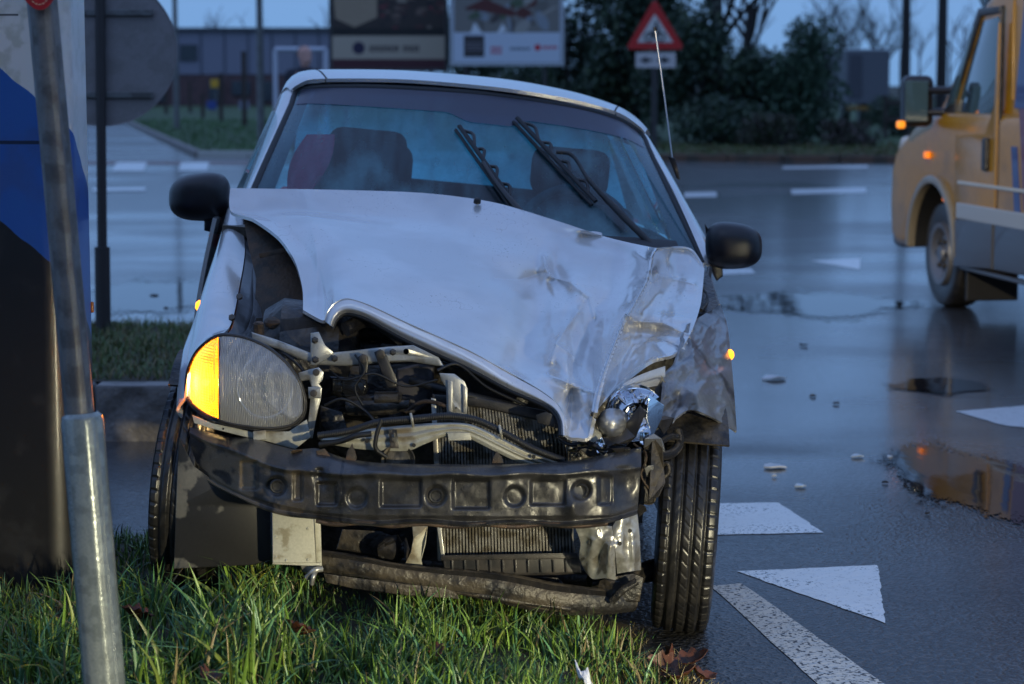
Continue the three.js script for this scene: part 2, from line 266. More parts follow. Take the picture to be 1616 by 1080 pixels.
struct('verge', sheet(110, 110, (u, v) => { const x = lerp(-6, 0.7, u), d = lerp(2.2, 7.3, 1 - v); return V(x, vergeH(x, d), -d); }), M.soil);

// raised island behind the car, with its own kerb stones
const ISL = { x0: -7, x1: -0.75, d0: 8.95, d1: 11.6, h: 0.225 };
const island = struct('island', sheet(60, 30, (u, v) => { const x = lerp(ISL.x0, ISL.x1, u), d = lerp(ISL.d0 + 0.1, ISL.d1, 1 - v), rim = sstep(0, 0.5, ISL.d1 - d) * sstep(0, 0.4, ISL.x1 - x); return V(x, lerp(-0.02, ISL.h, rim) + 0.03 * noise2(x * 5, d * 5, 9) * rim, -d); }), M.soil);
const kerb = struct('island_kerb', flat([[ISL.x0, -8.97], [ISL.x1, -8.97], [ISL.x1, -9.1], [ISL.x0, -9.1]], 0.012), M.kerb);
for (let i = 0; i < 12; i++) { const x = -0.98 - 0.5 * i + 0.03, r = hash3(i, 3, 5); part(kerb, 'kerb_stone', box(0.488, 0.24 + 0.006 * r, 0.13, V(x, 0.108, -8.92 + 0.006 * (r - 0.5)), 0.014), M.kerb); }

// far verge beyond the junction, and the lawn beside the side road
const FV = [[-6.06, -42.8], [14, -38.6], [60, -36], [60, -165], [-33, -165], [-13.4, -77.6]];
struct('far_verge', flat(FV, 0.10), M.lawn);
const farKerb = struct('far_kerb', flat([[-6.1, -42.7], [60, -35.9], [60, -36.0], [-6.1, -42.8]], 0.01), M.kerbBrown);
{
  const run = (ax, az, bx, bz, n, mat) => { for (let i = 0; i < n; i++) { const t = (i + 0.5) / n, L = Math.hypot(bx - ax, bz - az) / n; part(farKerb, 'kerb_stone', box(L - 0.012, 0.16, 0.16, V(lerp(ax, bx, t), 0.055, lerp(az, bz, t)), 0.02, [0, Math.atan2(-(bz - az), bx - ax), 0]), typeof mat === 'function' ? mat(lerp(ax, bx, t)) : mat); } };
  run(-6.06, -42.75, 14, -38.55, 20, (x) => (x < 0 ? M.kerbPale : M.kerbBrown));
  run(14, -38.55, 30, -37.7, 12, M.kerbBrown);
  run(-6.1, -43, -13.4, -77.4, 28, M.kerb);
}
struct('cycle_path', flat([[-40, -39.4], [-4, -39.0], [-4, -40.8], [-40, -41.2]], 0.004), M.redPath);

// painted markings
const quad = (pts, y = 0.002) => {                             // edges a little ragged, as thick paint on coarse stone
  const g = pts.map(([x, yy]) => { const q = G(x, yy); return [q.x, q.z]; }), out = [];
  g.forEach((p, i) => { const q = g[(i + 1) % g.length], L = Math.hypot(q[0] - p[0], q[1] - p[1]), n = Math.max(1, Math.min(60, Math.round(L / 0.02))), nx = -(q[1] - p[1]) / L, nz = (q[0] - p[0]) / L; for (let k = 0; k < n; k++) { const t = k / n, j = 0.011 * (fbm((p[0] + t * L * 3 + 40) / 100 % 1, i * 0.13 + 0.05, 900, 3, 77) - 0.5); out.push([lerp(p[0], q[0], t) + nx * j, lerp(p[1], q[1], t) + nz * j]); } });
  return flat(out, y);
};
const MK = 'white road marking painted on the wet asphalt';
for (const pts of [
  [[1090, 796], [1228, 794], [1300, 842], [1090, 846]], [[1163, 903], [1385, 893], [1397, 985]], [[1508, 650], [1700, 634], [1700, 684], [1584, 672]],
  [[1278, 412], [1358, 408], [1357, 426]], [[1140, 425], [1186, 424], [1192, 432], [1140, 434]],
]) struct('road_marking', quad(pts), M.marking, MK, 'marking');
{
  const a = curve([[1121, 926], [1140, 943], [1290, 1080], [1421, 1200], [1607, 1370]]), b = curve([[1170, 922], [1190, 936], [1395, 1080], [1566, 1200], [1808, 1370]]);
  const pa = [], pb = []; for (let i = 0; i <= 30; i++) { const p = a(i / 30), q = b(i / 30), gp = G(p[0], p[1]), gq = G(q[0], q[1]), j = 0.006 * (hash3(i, 1, 1) - 0.5); pa.push([gp.x + j, gp.z]); pb.unshift([gq.x + j, gq.z]); }
  struct('edge_line', flat([...pa, ...pb], 0.0022), M.edgeLine, 'speckled white edge line curving along the verge', 'marking');
}
for (const pts of [[[1248, 299], [1366, 296], [1368, 304], [1250, 307]], [[1080, 304], [1130, 303], [1132, 311], [1080, 312]], [[1235, 263], [1370, 261], [1370, 265], [1235, 267]]]) struct('lane_line', quad(pts), M.marking, 'white dashed lane line across the wet junction', 'marking');
for (const pts of [[[184, 257], [232, 257], [226, 271], [176, 271]], [[286, 257], [330, 257], [326, 270], [280, 270]], [[146, 298], [230, 297], [228, 302], [146, 303]]]) struct('crossing_block', quad(pts, 0.009), M.marking, 'white block marking beside the red cycle path', 'marking');

// standing water
// the sheet of water breaks up along its rim where stones stand out of it
function puddle(cx, cy, rx, ry, seed, label) {
  const a = G(cx - rx, cy + ry), b = G(cx + rx, cy - ry), x0 = G(cx - rx, cy).x, x1 = G(cx + rx, cy).x, z0 = b.z, z1 = a.z;
  const mask = texture(512, 512, (u, v) => { const X = u * 2 - 1, Z = v * 2 - 1, r = Math.hypot(X, Z), n = fbm(u, v, 4, 4, seed) - 0.5, grain = fbm(u, v, 120, 2, seed + 5) - 0.5, q = 0.74 - r + 0.95 * n * (1 - 0.3 * r) + 0.45 * grain * sstep(0.35, 0, Math.abs(0.74 - r + 0.95 * n)); return grey3(sstep(-0.03, 0.05, q) * sstep(1, 0.93, Math.max(Math.abs(X), Math.abs(Z)))); }, false);
  mask.wrapS = mask.wrapT = THREE.ClampToEdgeWrapping;
  const m = M.water.clone(); m.alphaMap = mask; m.transparent = true;
  struct('puddle', planUV(flat([[x0, z1], [x1, z1], [x1, z0], [x0, z0]], 0.005), (x) => (x - x0) / (x1 - x0), (x, y, z) => (z - z0) / (z1 - z0)), m, label, 'puddle');
}
puddle(1290, 482, 190, 28, 71, 'long narrow puddle mirroring the dark hedge');
puddle(1570, 775, 170, 85, 72, 'wide puddle mirroring the yellow van');
puddle(1480, 612, 90, 20, 73, 'small dark puddle beside the yellow van');
puddle(230, 470, 150, 40, 75, 'broad puddle behind the round sign');
// ---------------------------------------------------------------- the crashed car
const ROLL = 5.35 * Math.PI / 180, YAW = 1.5 * Math.PI / 180, CB = V(-0.215, 0.06, -5.75);
const carM = new THREE.Matrix4().makeTranslation(CB.x, CB.y, CB.z).multiply(new THREE.Matrix4().makeRotationY(YAW)).multiply(new THREE.Matrix4().makeRotationZ(-ROLL));
const C = (x, y, s) => V(x, y, -s).applyMatrix4(carM);         // car's own frame: right, up, back from the front axle
const inCar = (g) => g.applyMatrix4(carM);
const car = thing('crashed_car', 'small white hatchback with smashed front and buckled bonnet on the verge', 'car', V(CB.x, 0, CB.z));

// windscreen frame
const wsT = curve([[470, 143, 7.42], [500, 138, 7.38], [600, 138, 7.33], [760, 148, 7.3], [900, 168, 7.33], [975, 188, 7.38], [1012, 212, 7.44]]);
const wsB = curve([[390, 320, 6.72], [550, 375, 6.6], [750, 405, 6.56], [950, 425, 6.6], [1112, 415, 6.74]]);
const wsAt = (u, v) => { const t = wsT(u), b = wsB(u), k = Math.sin(Math.PI * v) * 0.018; const p = t.map((a, i) => lerp(a, b[i], v)); p[2] -= k; return p; };
function wsDepth(px, py) { let lo = 0, hi = 1; for (let i = 0; i < 18; i++) { const u = (lo + hi) / 2, t = wsT(u), b = wsB(u), v = clamp((py - t[1]) / (b[1] - t[1])); if (lerp(t[0], b[0], v) < px) lo = u; else hi = u; } const t = wsT(lo), b = wsB(lo), v = clamp((py - t[1]) / (b[1] - t[1])); return wsAt(lo, v)[2]; }
const ws = part(car, 'windscreen', planUV(sheet(60, 30, (u, v) => P(...wsAt(u, v))), (x) => x, (x, y, z) => y * 1.2), M.windscreen, 'misted windscreen with water runs');
part(ws, 'tint_band', sheet(60, 6, (u, v) => { const p = wsAt(lerp(0.012, 0.985, u), v * (0.13 + 0.05 * sstep(0.42, 0.5, u) * sstep(0.66, 0.6, u))); p[2] -= 0.004; return P(...p); }), M.band);
{
  const loop = []; for (let i = 0; i <= 8; i++) loop.push(P(...wsAt(0, 1 - i / 8))); for (let i = 1; i <= 24; i++) loop.push(P(...wsAt(i / 24, 0))); for (let i = 1; i <= 8; i++) loop.push(P(...wsAt(1, i / 8)));
  part(ws, 'seal', tube(loop, 0.011, { n: 120, flat: 0.7 }), M.rubber);
  for (const g of [sheet(3, 30, (u, v) => { const p = wsAt(u * 0.045, v); p[2] += 0.004; return P(...p); }), sheet(3, 30, (u, v) => { const p = wsAt(1 - u * 0.05, v); p[2] += 0.004; return P(...p); })]) part(ws, 'edge_print', g, M.trim);
}
// roof
const rfT = curve([[448, 150, 7.48], [462, 126, 7.6], [495, 116, 7.7], [640, 117, 7.72], [800, 131, 7.72], [900, 150, 7.72], [970, 173, 7.7], [1004, 194, 7.6], [1022, 216, 7.5]]);
const rf0 = curve([[462, 145, 7.42], [476, 136, 7.4], [503, 130, 7.38], [640, 131, 7.33], [790, 144, 7.3], [900, 162, 7.34], [972, 182, 7.38], [1005, 203, 7.43], [1014, 212, 7.45]]);
const roofRow = (u, v) => {
  const a = P(...rf0(u)), b = P(...rfT(u));
  if (v < 0.25) { const t = v / 0.25, m = a.clone().lerp(b, t); m.y += 0.012 * Math.sin(Math.PI * t); return m; }
  const t = (v - 0.25) / 0.75, q = b.clone(); q.z = lerp(b.z, -8.62, t); q.y -= 0.035 * t * t + 0.02 * sstep(0.85, 1, t); q.x += -0.02 * t; return q;
};
const roof = part(car, 'roof', slantUV(sheet(60, 24, roofRow, 0.012)), M.paint);
for (const g of [tube([0, 0.1, 0.25, 0.5, 0.98].map((v) => roofRow(0.1, v).add(V(0, 0.003, 0))), 0.012, { n: 30, flat: 0.5 }), tube([0, 0.1, 0.25, 0.5, 0.98].map((v) => roofRow(0.905, v).add(V(0, 0.003, 0))), 0.012, { n: 30, flat: 0.5 })]) part(roof, 'roof_strip', g, M.rubber);
// A-pillars: from the windscreen edge round to the door frame
for (const s of [0, 1]) {
  const inn = s ? curve([[1014, 212, 7.44], [1062, 300, 7.1], [1112, 412, 6.73]]) : curve([[466, 146, 7.43], [430, 232, 7.07], [390, 318, 6.72]]);
  const out = s ? curve([[1024, 217, 7.52], [1046, 252, 7.42], [1078, 308, 7.2], [1120, 388, 6.88], [1134, 440, 6.75]]) : curve([[446, 150, 7.52], [424, 205, 7.3], [402, 262, 7.1], [384, 306, 6.95], [366, 352, 6.78]]);
  part(car, 'pillar', slantUV(sheet(6, 24, (u, v) => { const a = P(...inn(v)), b = P(...out(v)), m = a.lerp(b, u); m.z += 0.02 * Math.sin(Math.PI * u); m.y += 0.008 * Math.sin(Math.PI * u); return m; }, 0.01)), M.paint);
}
// sides: door skins with window frames, rear quarters, tail
for (const s of [-1, 1]) {
  const beltX = (t) => s * lerp(0.735, 0.70, t * t), y0 = 0.24;
  const side = (a0, a1) => sheet(12, 14, (u, v) => { const sd = lerp(a0, a1, u), y = lerp(0.92, y0, v); return C(s * (0.735 + 0.035 * Math.sin(Math.PI * clamp(v * 0.9)) - 0.05 * sstep(2.0, 2.75, sd)), y, sd); }, 0.012);
  const door = part(car, 'door', side(0.86, 1.86), M.paint);
  part(door, 'door_handle', inCar(box(0.03, 0.03, 0.16, V(s * 0.782, 0.80, -1.72), 0.01)), M.trim);
  part(door, 'side_glass', sheet(8, 6, (u, v) => { const sd = lerp(1.0, 1.86, u), y = lerp(0.93, 1.33, v); return C(s * 0.725 - (s * 0.135 + 0.06) * v, lerp(0.93, 1.24, v), sd + (1 - u) * 0.5 * v); }), M.glass);
  part(car, 'rear_quarter', [side(1.87, 2.78), sheet(6, 6, (u, v) => C(s * 0.725 - (s * 0.135 + 0.06) * v, lerp(0.92, 1.25, v), lerp(2.3, 2.74 - 0.1 * v, u)), 0.012)], M.paint);
  part(car, 'rear_side_glass', sheet(6, 6, (u, v) => C(s * 0.723 - (s * 0.135 + 0.06) * v, lerp(0.93, 1.24, v), lerp(1.93, 2.29, u))), M.mistGlass);
  part(car, 'door_pillar', sheet(2, 6, (u, v) => C(s * 0.727 - (s * 0.135 + 0.06) * v, lerp(0.92, 1.25, v), lerp(1.86, 1.93, u)), 0.012), M.trim);
  part(car, 'sill', inCar(box(0.06, 0.12, 1.7, V(s * 0.70, 0.20, -1.55), 0.02)), M.trim);
}
{
  const tail = part(car, 'tailgate', sheet(20, 10, (u, v) => C(lerp(-0.68, 0.68, u), lerp(0.92, 0.3, v), 2.78 + 0.05 * Math.sin(Math.PI * u) + 0.03 * Math.sin(Math.PI * v)), 0.015), M.paint);
  part(tail, 'rear_window', sheet(20, 8, (u, v) => { const w = lerp(0.66, 0.58, v); return C(lerp(-w, w, u) - 0.06 * v, lerp(0.93, 1.28, v), 2.80 - 0.10 * v); }), M.mistGlass);
  for (const s of [-1, 1]) part(tail, 'tail_lamp', inCar(box(0.10, 0.3, 0.04, V(s * 0.65, 0.78, -2.82), 0.02)), M.red);
  part(car, 'rear_bumper', inCar(box(1.46, 0.24, 0.14, V(0, 0.40, -2.83), 0.05)), M.trim);
}
part(car, 'underbody', [inCar(box(1.3, 0.10, 1.75, V(0, 0.24, -1.6), 0.02)), inCar(box(0.9, 0.10, 0.5, V(0, 0.27, -0.55), 0.02)), inCar(box(1.1, 0.25, 0.4, V(0, 0.4, -2.55), 0.02))], M.mud);
part(car, 'firewall', [inCar(box(1.36, 0.62, 0.03, V(0, 0.6, -0.72), 0)), inCar(box(1.40, 0.03, 0.22, V(0, 0.9, -0.80), 0))], M.mud);
// cabin
{
  part(car, 'dashboard', sheet(20, 8, (u, v) => C(lerp(-0.66, 0.66, u), 0.90 + 0.05 * Math.sin(Math.PI * v) - 0.3 * sstep(0.75, 1, v), lerp(0.83, 1.25, v) - 0.03 * Math.sin(u * 9)), 0.02), M.dash);
  const seat = (x, sd, w, name) => {
    const g = part(car, name, [inCar(box(w, 0.62, 0.13, V(x, 0.72, -sd - 0.06), 0.06, [0.2, 0, 0])), inCar(box(w, 0.16, 0.5, V(x, 0.42, -sd + 0.22), 0.06))], M.cloth);
    return g;
  };
  for (const x of [-0.34, 0.36]) { const st = seat(x, 1.72, 0.46, 'seat'); part(st, 'headrest', inCar(box(0.27, 0.17, 0.10, V(x, 1.12, -1.84), 0.05, [0.15, 0, 0])), M.cloth); }
  // higher, wider backrest on the passenger side as it shows through the glass
  part(car, 'seat_back_cover', inCar(box(0.30, 0.30, 0.12, V(-0.33, 1.02, -1.80), 0.12, [0.18, 0, 0])), M.cloth);
  seat(0, 2.4, 1.2, 'rear_bench');
  part(car, 'red_cloth', sheet(14, 18, (u, v) => { const k = 0.45 + 0.55 * Math.sin(Math.PI * lerp(0.15, 1, v)), x = lerp(506, 468, v) + (u - 0.5) * 62 * k, y = lerp(212, 312, v); return P(x, y, wsDepth(x, y) + 0.04 + 0.008 * Math.sin(u * 11 + v * 4)); }, 0.006), M.red, 'red cloth hanging behind the glass');
  const rim = new THREE.TorusGeometry(0.18, 0.016, 10, 40); rim.rotateX(-0.45); rim.translate(0.36, 0.93, -1.18); boxUV(rim);
  const sw = part(car, 'steering_wheel', inCar(rim), M.dash);
  part(sw, 'hub', inCar(box(0.14, 0.09, 0.06, V(0.36, 0.92, -1.17), 0.03, [-0.45, 0, 0])), M.dash);
  part(sw, 'spoke', inCar(box(0.33, 0.035, 0.02, V(0.36, 0.93, -1.18), 0.008, [-0.45, 0, 0])), M.dash);
  part(car, 'headlining', sheet(10, 10, (u, v) => roofRow(lerp(0.06, 0.94, u), lerp(0.1, 0.97, v)).add(V(0, -0.03, 0))), M.cloth);
}
// bonnet --------------------------------------------------------------
const bT = curve([[363, 297, 6.36], [430, 298, 6.4], [500, 299, 6.43], [640, 303, 6.46], [720, 310, 6.46], [790, 322, 6.43], [880, 349, 6.37], [960, 375, 6.3], [1033, 391, 6.22], [1060, 390, 6.32], [1090, 394, 6.36], [1112, 424, 6.33]]);
const groove = [[511, 506, 5.60], [515, 495, 5.6], [527, 479, 5.605], [548, 471, 5.605], [582, 481, 5.585], [640, 508, 5.55], [740, 553, 5.47], [800, 586, 5.42], [850, 614, 5.37], [880, 637, 5.33], [893, 660, 5.30], [897, 688, 5.27]];
const bB = curve([[478, 489, 5.66], [495, 499, 5.63], ...groove, [912, 691, 5.26], [928, 690, 5.265], [938, 655, 5.32], [975, 610, 5.42], [1005, 584, 5.5], [1030, 568, 5.56], [1060, 561, 5.62], [1078, 548, 5.68]]);
const bL = curve([[363, 297, 6.36], [364, 333, 6.3], [400, 346, 6.22], [440, 375, 6.1], [465, 412, 5.95], [477, 455, 5.8], [478, 489, 5.66]]);
const bR = curve([[1112, 424, 6.33], [1106, 480, 6.06], [1093, 520, 5.82], [1078, 548, 5.68]]);
const FOLD = [[1040, 385], [1030, 405], [1021, 445], [1003, 478], [984, 508], [967, 552], [953, 590], [944, 622], [938, 650]];
function toLine(L, x, y) { let best = 1e9, side = 0, along = 0, acc = 0; for (let i = 0; i + 1 < L.length; i++) { const [ax, ay] = L[i], [bx, by] = L[i + 1], ex = bx - ax, ey = by - ay, l = Math.hypot(ex, ey), t = clamp(((x - ax) * ex + (y - ay) * ey) / (l * l)), q = Math.hypot(x - ax - t * ex, y - ay - t * ey); if (q < best) { best = q; side = ex * (y - ay) - ey * (x - ax) > 0 ? -1 : 1; along = acc + t * l; } acc += l; } return [best * side, along]; }
const bump = (x, y, cx, cy, rx, ry, rot = 0) => { const c = Math.cos(rot), s = Math.sin(rot), a = ((x - cx) * c + (y - cy) * s) / rx, b = (-(x - cx) * s + (y - cy) * c) / ry; return Math.exp(-(a * a + b * b)); };
const ridge = (L, x, y, w) => { const [d] = toLine(L, x, y); return Math.exp(-Math.abs(d) / w) ; };
const ridged = (x, y, sc, seed) => 1 - Math.abs(2 * fbm(x / sc / 16 + 3, y / sc / 16 + 3, 16, 2, seed) - 1);
const CREASES = [[[[858, 405], [862, 425], [870, 438]], 4, 0.010], [[[866, 436], [900, 446], [930, 470], [938, 500]], 6, 0.008], [[[912, 492], [898, 512], [878, 540], [868, 572]], 7, 0.012], [[[876, 542], [905, 562], [930, 604], [936, 640]], 6, 0.007], [[[868, 592], [900, 606], [940, 622]], 5, 0.009],
  [[[918, 372], [975, 374], [1034, 392]], 5, -0.010], [[[1005, 400], [1022, 412], [1034, 392]], 5, 0.008], [[[1000, 508], [1045, 510], [1088, 530]], 5, 0.009], [[[995, 530], [1035, 532], [1072, 548]], 5, -0.008], [[[1036, 430], [1062, 440], [1095, 448]], 7, 0.009], [[[1050, 560], [1030, 540], [1000, 546], [985, 575]], 5, 0.007], [[[780, 440], [820, 442], [858, 430]], 8, -0.006]];
function dents(x, y) {                                          // how far the sheet is pushed in (+) or out (-), metres
  let d = 0;
  const [s] = toLine(FOLD, x, y);                                // + on the right of the fold
  d += -0.036 * Math.exp(-(s < 0 ? Math.abs(s) / 16 : Math.abs(s) / 5));      // the sharp lip of the fold
  d += 0.045 * sstep(0, 26, s) * (1 - 0.6 * sstep(30, 95, s));
  d += 0.040 * bump(x, y, 842, 505, 34, 85, 0.12) - 0.026 * bump(x, y, 905, 500, 30, 75, -0.1);
  d += 0.016 * bump(x, y, 820, 440, 60, 22, 0.25) - 0.016 * bump(x, y, 862, 422, 9, 26, 0.1);
  d += 0.022 * bump(x, y, 882, 440, 16, 34, -0.5) - 0.014 * bump(x, y, 925, 450, 40, 24, 0.4) + 0.02 * bump(x, y, 985, 425, 26, 34, 0.5);
  d += 0.020 * bump(x, y, 815, 570, 26, 32) + 0.016 * bump(x, y, 868, 590, 30, 16, 0.7) - 0.024 * bump(x, y, 905, 600, 14, 46, -0.5) + 0.018 * bump(x, y, 925, 560, 12, 40, 0.35);
  d += -0.016 * bump(x, y, 880, 600, 26, 9, 0.35);
  d += 0.018 * bump(x, y, 1035, 520, 44, 8, 0.16) - 0.014 * bump(x, y, 1040, 500, 50, 9, 0.12) + 0.014 * bump(x, y, 1010, 545, 30, 8, -0.5) + 0.02 * bump(x, y, 1068, 445, 16, 26, 0.2) - 0.022 * bump(x, y, 1045, 430, 14, 18);
  d += 0.010 * bump(x, y, 560, 400, 90, 60) - 0.008 * bump(x, y, 700, 420, 120, 60) - 0.007 * ridge([[476, 300], [490, 345], [500, 400], [500, 478]], x, y, 9);
  d += 0.012 * bump(x, y, 940, 385, 70, 12, 0.28);
  for (const [L, w, k] of CREASES) { const [q] = toLine(L, x, y); if (Math.abs(q) < 60) d -= 1.3 * k * Math.exp(-Math.abs(q) / w); }
  const w = sstep(760, 1000, x) * sstep(370, 520, y);
  d -= 0.010 * w * (ridged(x, y, 42, 81) - 0.6) + 0.004 * w * (ridged(x, y, 16, 82) - 0.6);
  d += 0.004 * noise2(x / 60, y / 40, 83);
  return d;
}
const bonAt = coons(bT, bB, bL, bR);
const bonnet = part(car, 'bonnet', slantUV(sheet(300, 170, (u, v) => { const p = bonAt(u, v), edge = sstep(0, 0.04, u) * sstep(1, 0.985, u) * sstep(0, 0.03, v) * sstep(1, 0.97, v); return P(p[0], p[1], p[2] + 2.7 * dents(p[0], p[1]) * lerp(0.8, 1, edge)); }, 0.009)), M.paint, 'buckled white bonnet pushed up and folded at one corner');
// front lip below the groove line, rolled under along its lower edge
{
  const inner = curve([[526, 517, 5.585], [530, 506, 5.585], [538, 497, 5.59], [552, 494, 5.59], [582, 503, 5.57], [640, 535, 5.535], [740, 580, 5.45], [800, 612, 5.40], [850, 634, 5.35], [874, 648, 5.32], [884, 665, 5.29], [886, 687, 5.26]]), outer = curve(groove);
  part(bonnet, 'bonnet_lip', slantUV(sheet(100, 10, (u, v) => { const a = outer(u), b = inner(u); const p = a.map((q, k) => lerp(q, b[k], lerp(0.10, 1, v))); p[2] += dents(p[0], p[1]) * 0.6 * (1 - v) - 0.006 * Math.sin(Math.PI * v) + 0.012 * sstep(0.7, 1, v); return P(...p); }, 0.008)), M.paint);
  part(bonnet, 'lip_seal', tube(Array.from({ length: 30 }, (_, i) => { const b = inner(i / 29); return P(b[0] - 1, b[1] + 2, b[2] + 0.016); }), 0.006, { n: 80 }), M.rubber);
  const n = P(753, 320, 6.42); part(bonnet, 'washer_nozzle', turned(n, V(0.05, 0.9, 0.4), [[0.0, 0], [0.011, 0], [0.011, 0.008], [0.007, 0.014], [0, 0.015]], 14), M.rubber);
  part(bonnet, 'badge_slot', plate([[846, 655], [862, 650], [880, 658], [884, 678], [864, 672], [848, 667]], 5.33, 0.02), M.plastic);
}
// wipers
{
  const on = (x, y, o = 0.03) => P(x, y, wsDepth(x, y) - o);
  const blade = (a, b, arm) => {
    const L = (t, o, q = 0) => on(lerp(a[0], b[0], t) + q * 6, lerp(a[1], b[1], t) - q * 6, o);
    const w = part(car, 'wiper', tube([L(0, 0.03), L(0.25, 0.034), L(0.5, 0.036), L(0.75, 0.034), L(1, 0.03)], 0.008, { n: 30, flat: 0.8 }), M.rubber);
    part(w, 'blade', tube([L(0.0, 0.012, -1), L(0.5, 0.012, -1), L(1, 0.012, -1)], 0.0055, { n: 20 }), M.rubber);
    const br = []; for (const [t, e] of [[0.06, 0.2], [0.3, 0.12], [0.52, 0.14], [0.74, 0.16]]) br.push(tube([L(t, 0.03, 0.1), L(t + e * 0.5, 0.045, 1.2), L(t + e, 0.036, 0.2)], 0.0055, { n: 8, k: 6 }));
    for (const g of br) part(w, 'bracket', g, M.plastic);
    part(w, 'arm', tube(arm.map(([x, y, o]) => on(x, y, o)), (t) => lerp(0.0065, 0.011, sstep(0.25, 0.6, t)), { n: 30, flat: 0.6 }), M.plastic);
  };
  blade([725, 199], [812, 322], [[762, 256, 0.055], [785, 290, 0.05], [818, 330, 0.05], [850, 372, 0.05]]);
  blade([816, 186], [940, 318], [[878, 240, 0.055], [900, 243, 0.07], [930, 285, 0.06], [980, 338, 0.05], [1030, 388, 0.045], [1048, 405, 0.04]]);
  part(car, 'cowl', sheet(30, 4, (u, v) => { const b = wsB(u); return P(b[0], b[1] + 4 + v * 22, b[2] - 0.01 - v * 0.16); }, 0.01), M.trim);
}
// mirrors
for (const [cx, cy, rx, ry, d, s] of [[315, 311, 49, 38, 6.72, -1], [1158, 388, 45, 37, 6.72, 1]]) {
  const sg = (a, e) => Math.sign(a) * Math.pow(Math.abs(a), e);
  const g = sheet(36, 20, (u, v) => { const a = u * Math.PI * 2, b = (v - 0.5) * Math.PI, e = 0.72, cb = Math.pow(Math.cos(b), 0.62); let x = sg(Math.cos(a), e) * cb, y = sg(Math.sin(a), e) * cb, z = sg(Math.sin(b), 0.9); const taper = s < 0 ? 1 + 0.10 * x : 1 - 0.10 * x; return P(cx + x * rx - s * 2 * z, cy - y * ry * taper + x * s * 2, d + (z > 0 ? z * 0.05 : z * 0.085)); }, 0, true);
  const m = part(car, 'door_mirror', g, M.trim);
  part(m, 'mirror_foot', s < 0 ? plate([[322, 346], [345, 318], [364, 300], [364, 352], [352, 372], [322, 364]], d - 0.01, 0.07, { bevel: 3 }) : plate([[1112, 352], [1124, 372], [1140, 414], [1141, 436], [1131, 444], [1120, 420]], d - 0.01, 0.07, { bevel: 3 }), M.trim);
  part(m, 'mirror_glass', plate(Array.from({ length: 28 }, (_, i) => { const a = i / 28 * Math.PI * 2; return [cx + sg(Math.cos(a), 0.7) * rx * 0.86, cy + sg(Math.sin(a), 0.7) * ry * 0.84]; }), d + 0.051, 0.004, { bevel: 0 }), M.chrome);
}
// aerial
{
  const a = part(car, 'aerial', tube([P(1061, 250, 6.98), P(1047, 140, 7.02), P(1034, 46, 7.05)], 0.0028, { n: 12 }), M.steel);
  part(a, 'aerial_foot', plate([[1054, 246], [1066, 250], [1074, 284], [1068, 282]], 6.97, 0.03), M.trim);
  part(a, 'aerial_tip', turned(P(1034, 46, 7.05), V(-0.1, 1, 0), [[0, -0.008], [0.006, -0.004], [0.006, 0.006], [0, 0.009]], 10), M.rubber);
}
// wheels
function tyreGeo(R, W) {
  const prof = []; const half = W / 2;
  const add = (x, r, t) => prof.push([x, r, t]);
  add(-half * 0.72, R * 0.60, 0); add(-half * 0.98, R * 0.70, 0); add(-half * 1.04, R * 0.80, 0); add(-half * 1.0, R * 0.90, 0);
  for (let i = 0; i <= 36; i++) { const x = lerp(-half * 0.93, half * 0.93, i / 36), q = Math.abs(x) / half; add(x, R - 0.010 * q * q * q * q - 0.003 * q * q, 1); }
  add(half * 1.0, R * 0.90, 0); add(half * 1.04, R * 0.80, 0); add(half * 0.98, R * 0.70, 0); add(half * 0.72, R * 0.60, 0);
  const NU = 432, grooves = [-0.62, -0.22, 0.18, 0.58].map((g) => g * half);
  return sheet(NU, prof.length - 1, (u, v) => {
    const [x, r, t] = prof[Math.round(v * (prof.length - 1))], a = u * Math.PI * 2; let rr = r;
    if (t) {
      let cut = 0; for (const g of grooves) cut = Math.max(cut, sstep(0.0050, 0.0032, Math.abs(x - g)));
      const sh = Math.abs(x) > 0.6 * half, ph = sh ? u * 54 : u * 54 + x * 34 * (x > -0.02 ? 1 : -1), k = Math.abs(((ph % 1) + 1) % 1 - 0.5);
      cut = Math.max(cut, (sh ? 0.75 : 0.5) * sstep(sh ? 0.13 : 0.075, 0.03, k) * (sh || Math.abs(x) > 0.25 * half ? 1 : 0.6));
      rr -= 0.0075 * cut;
    } else if (r > 0.78 * R && r < 0.83 * R) rr += 0.001 * Math.sin(u * 300);
    return V(x, Math.sin(a) * rr, Math.cos(a) * rr);
  }, 0, true);
}
const tyreBase = tyreGeo(0.285, 0.15);
function wheel(x, s, camber, steer, r = 0.285) {
  const m = new THREE.Matrix4().makeRotationY(steer).multiply(new THREE.Matrix4().makeRotationZ(camber)); m.setPosition(x, r, -s);
  const rim = new THREE.LatheGeometry([[0.0, 0.02], [0.05, 0.03], [0.06, 0.02], [0.13, 0.012], [0.15, 0.03], [0.172, 0.055], [0.178, 0.06], [0.172, 0.03], [0.172, -0.06]].map(([a, b]) => new THREE.Vector2(Math.max(a, 1e-4), b)), 32); rim.rotateZ(x > 0 ? -Math.PI / 2 : Math.PI / 2);
  const w = part(car, 'wheel', inCar(crease(rim).applyMatrix4(m)), M.hubcap);
  part(w, 'tyre', inCar(tyreBase.clone().applyMatrix4(m)), M.tyre);
  const nuts = []; for (let i = 0; i < 4; i++) { const a = i * Math.PI / 2 + 0.4; nuts.push(new THREE.CylinderGeometry(0.011, 0.011, 0.02, 6).rotateZ(Math.PI / 2).translate((x > 0 ? 1 : -1) * 0.03, Math.sin(a) * 0.045, Math.cos(a) * 0.045)); }
  for (const n of nuts) part(w, 'wheel_nut', inCar(join([n]).applyMatrix4(m)), M.bolt);
}
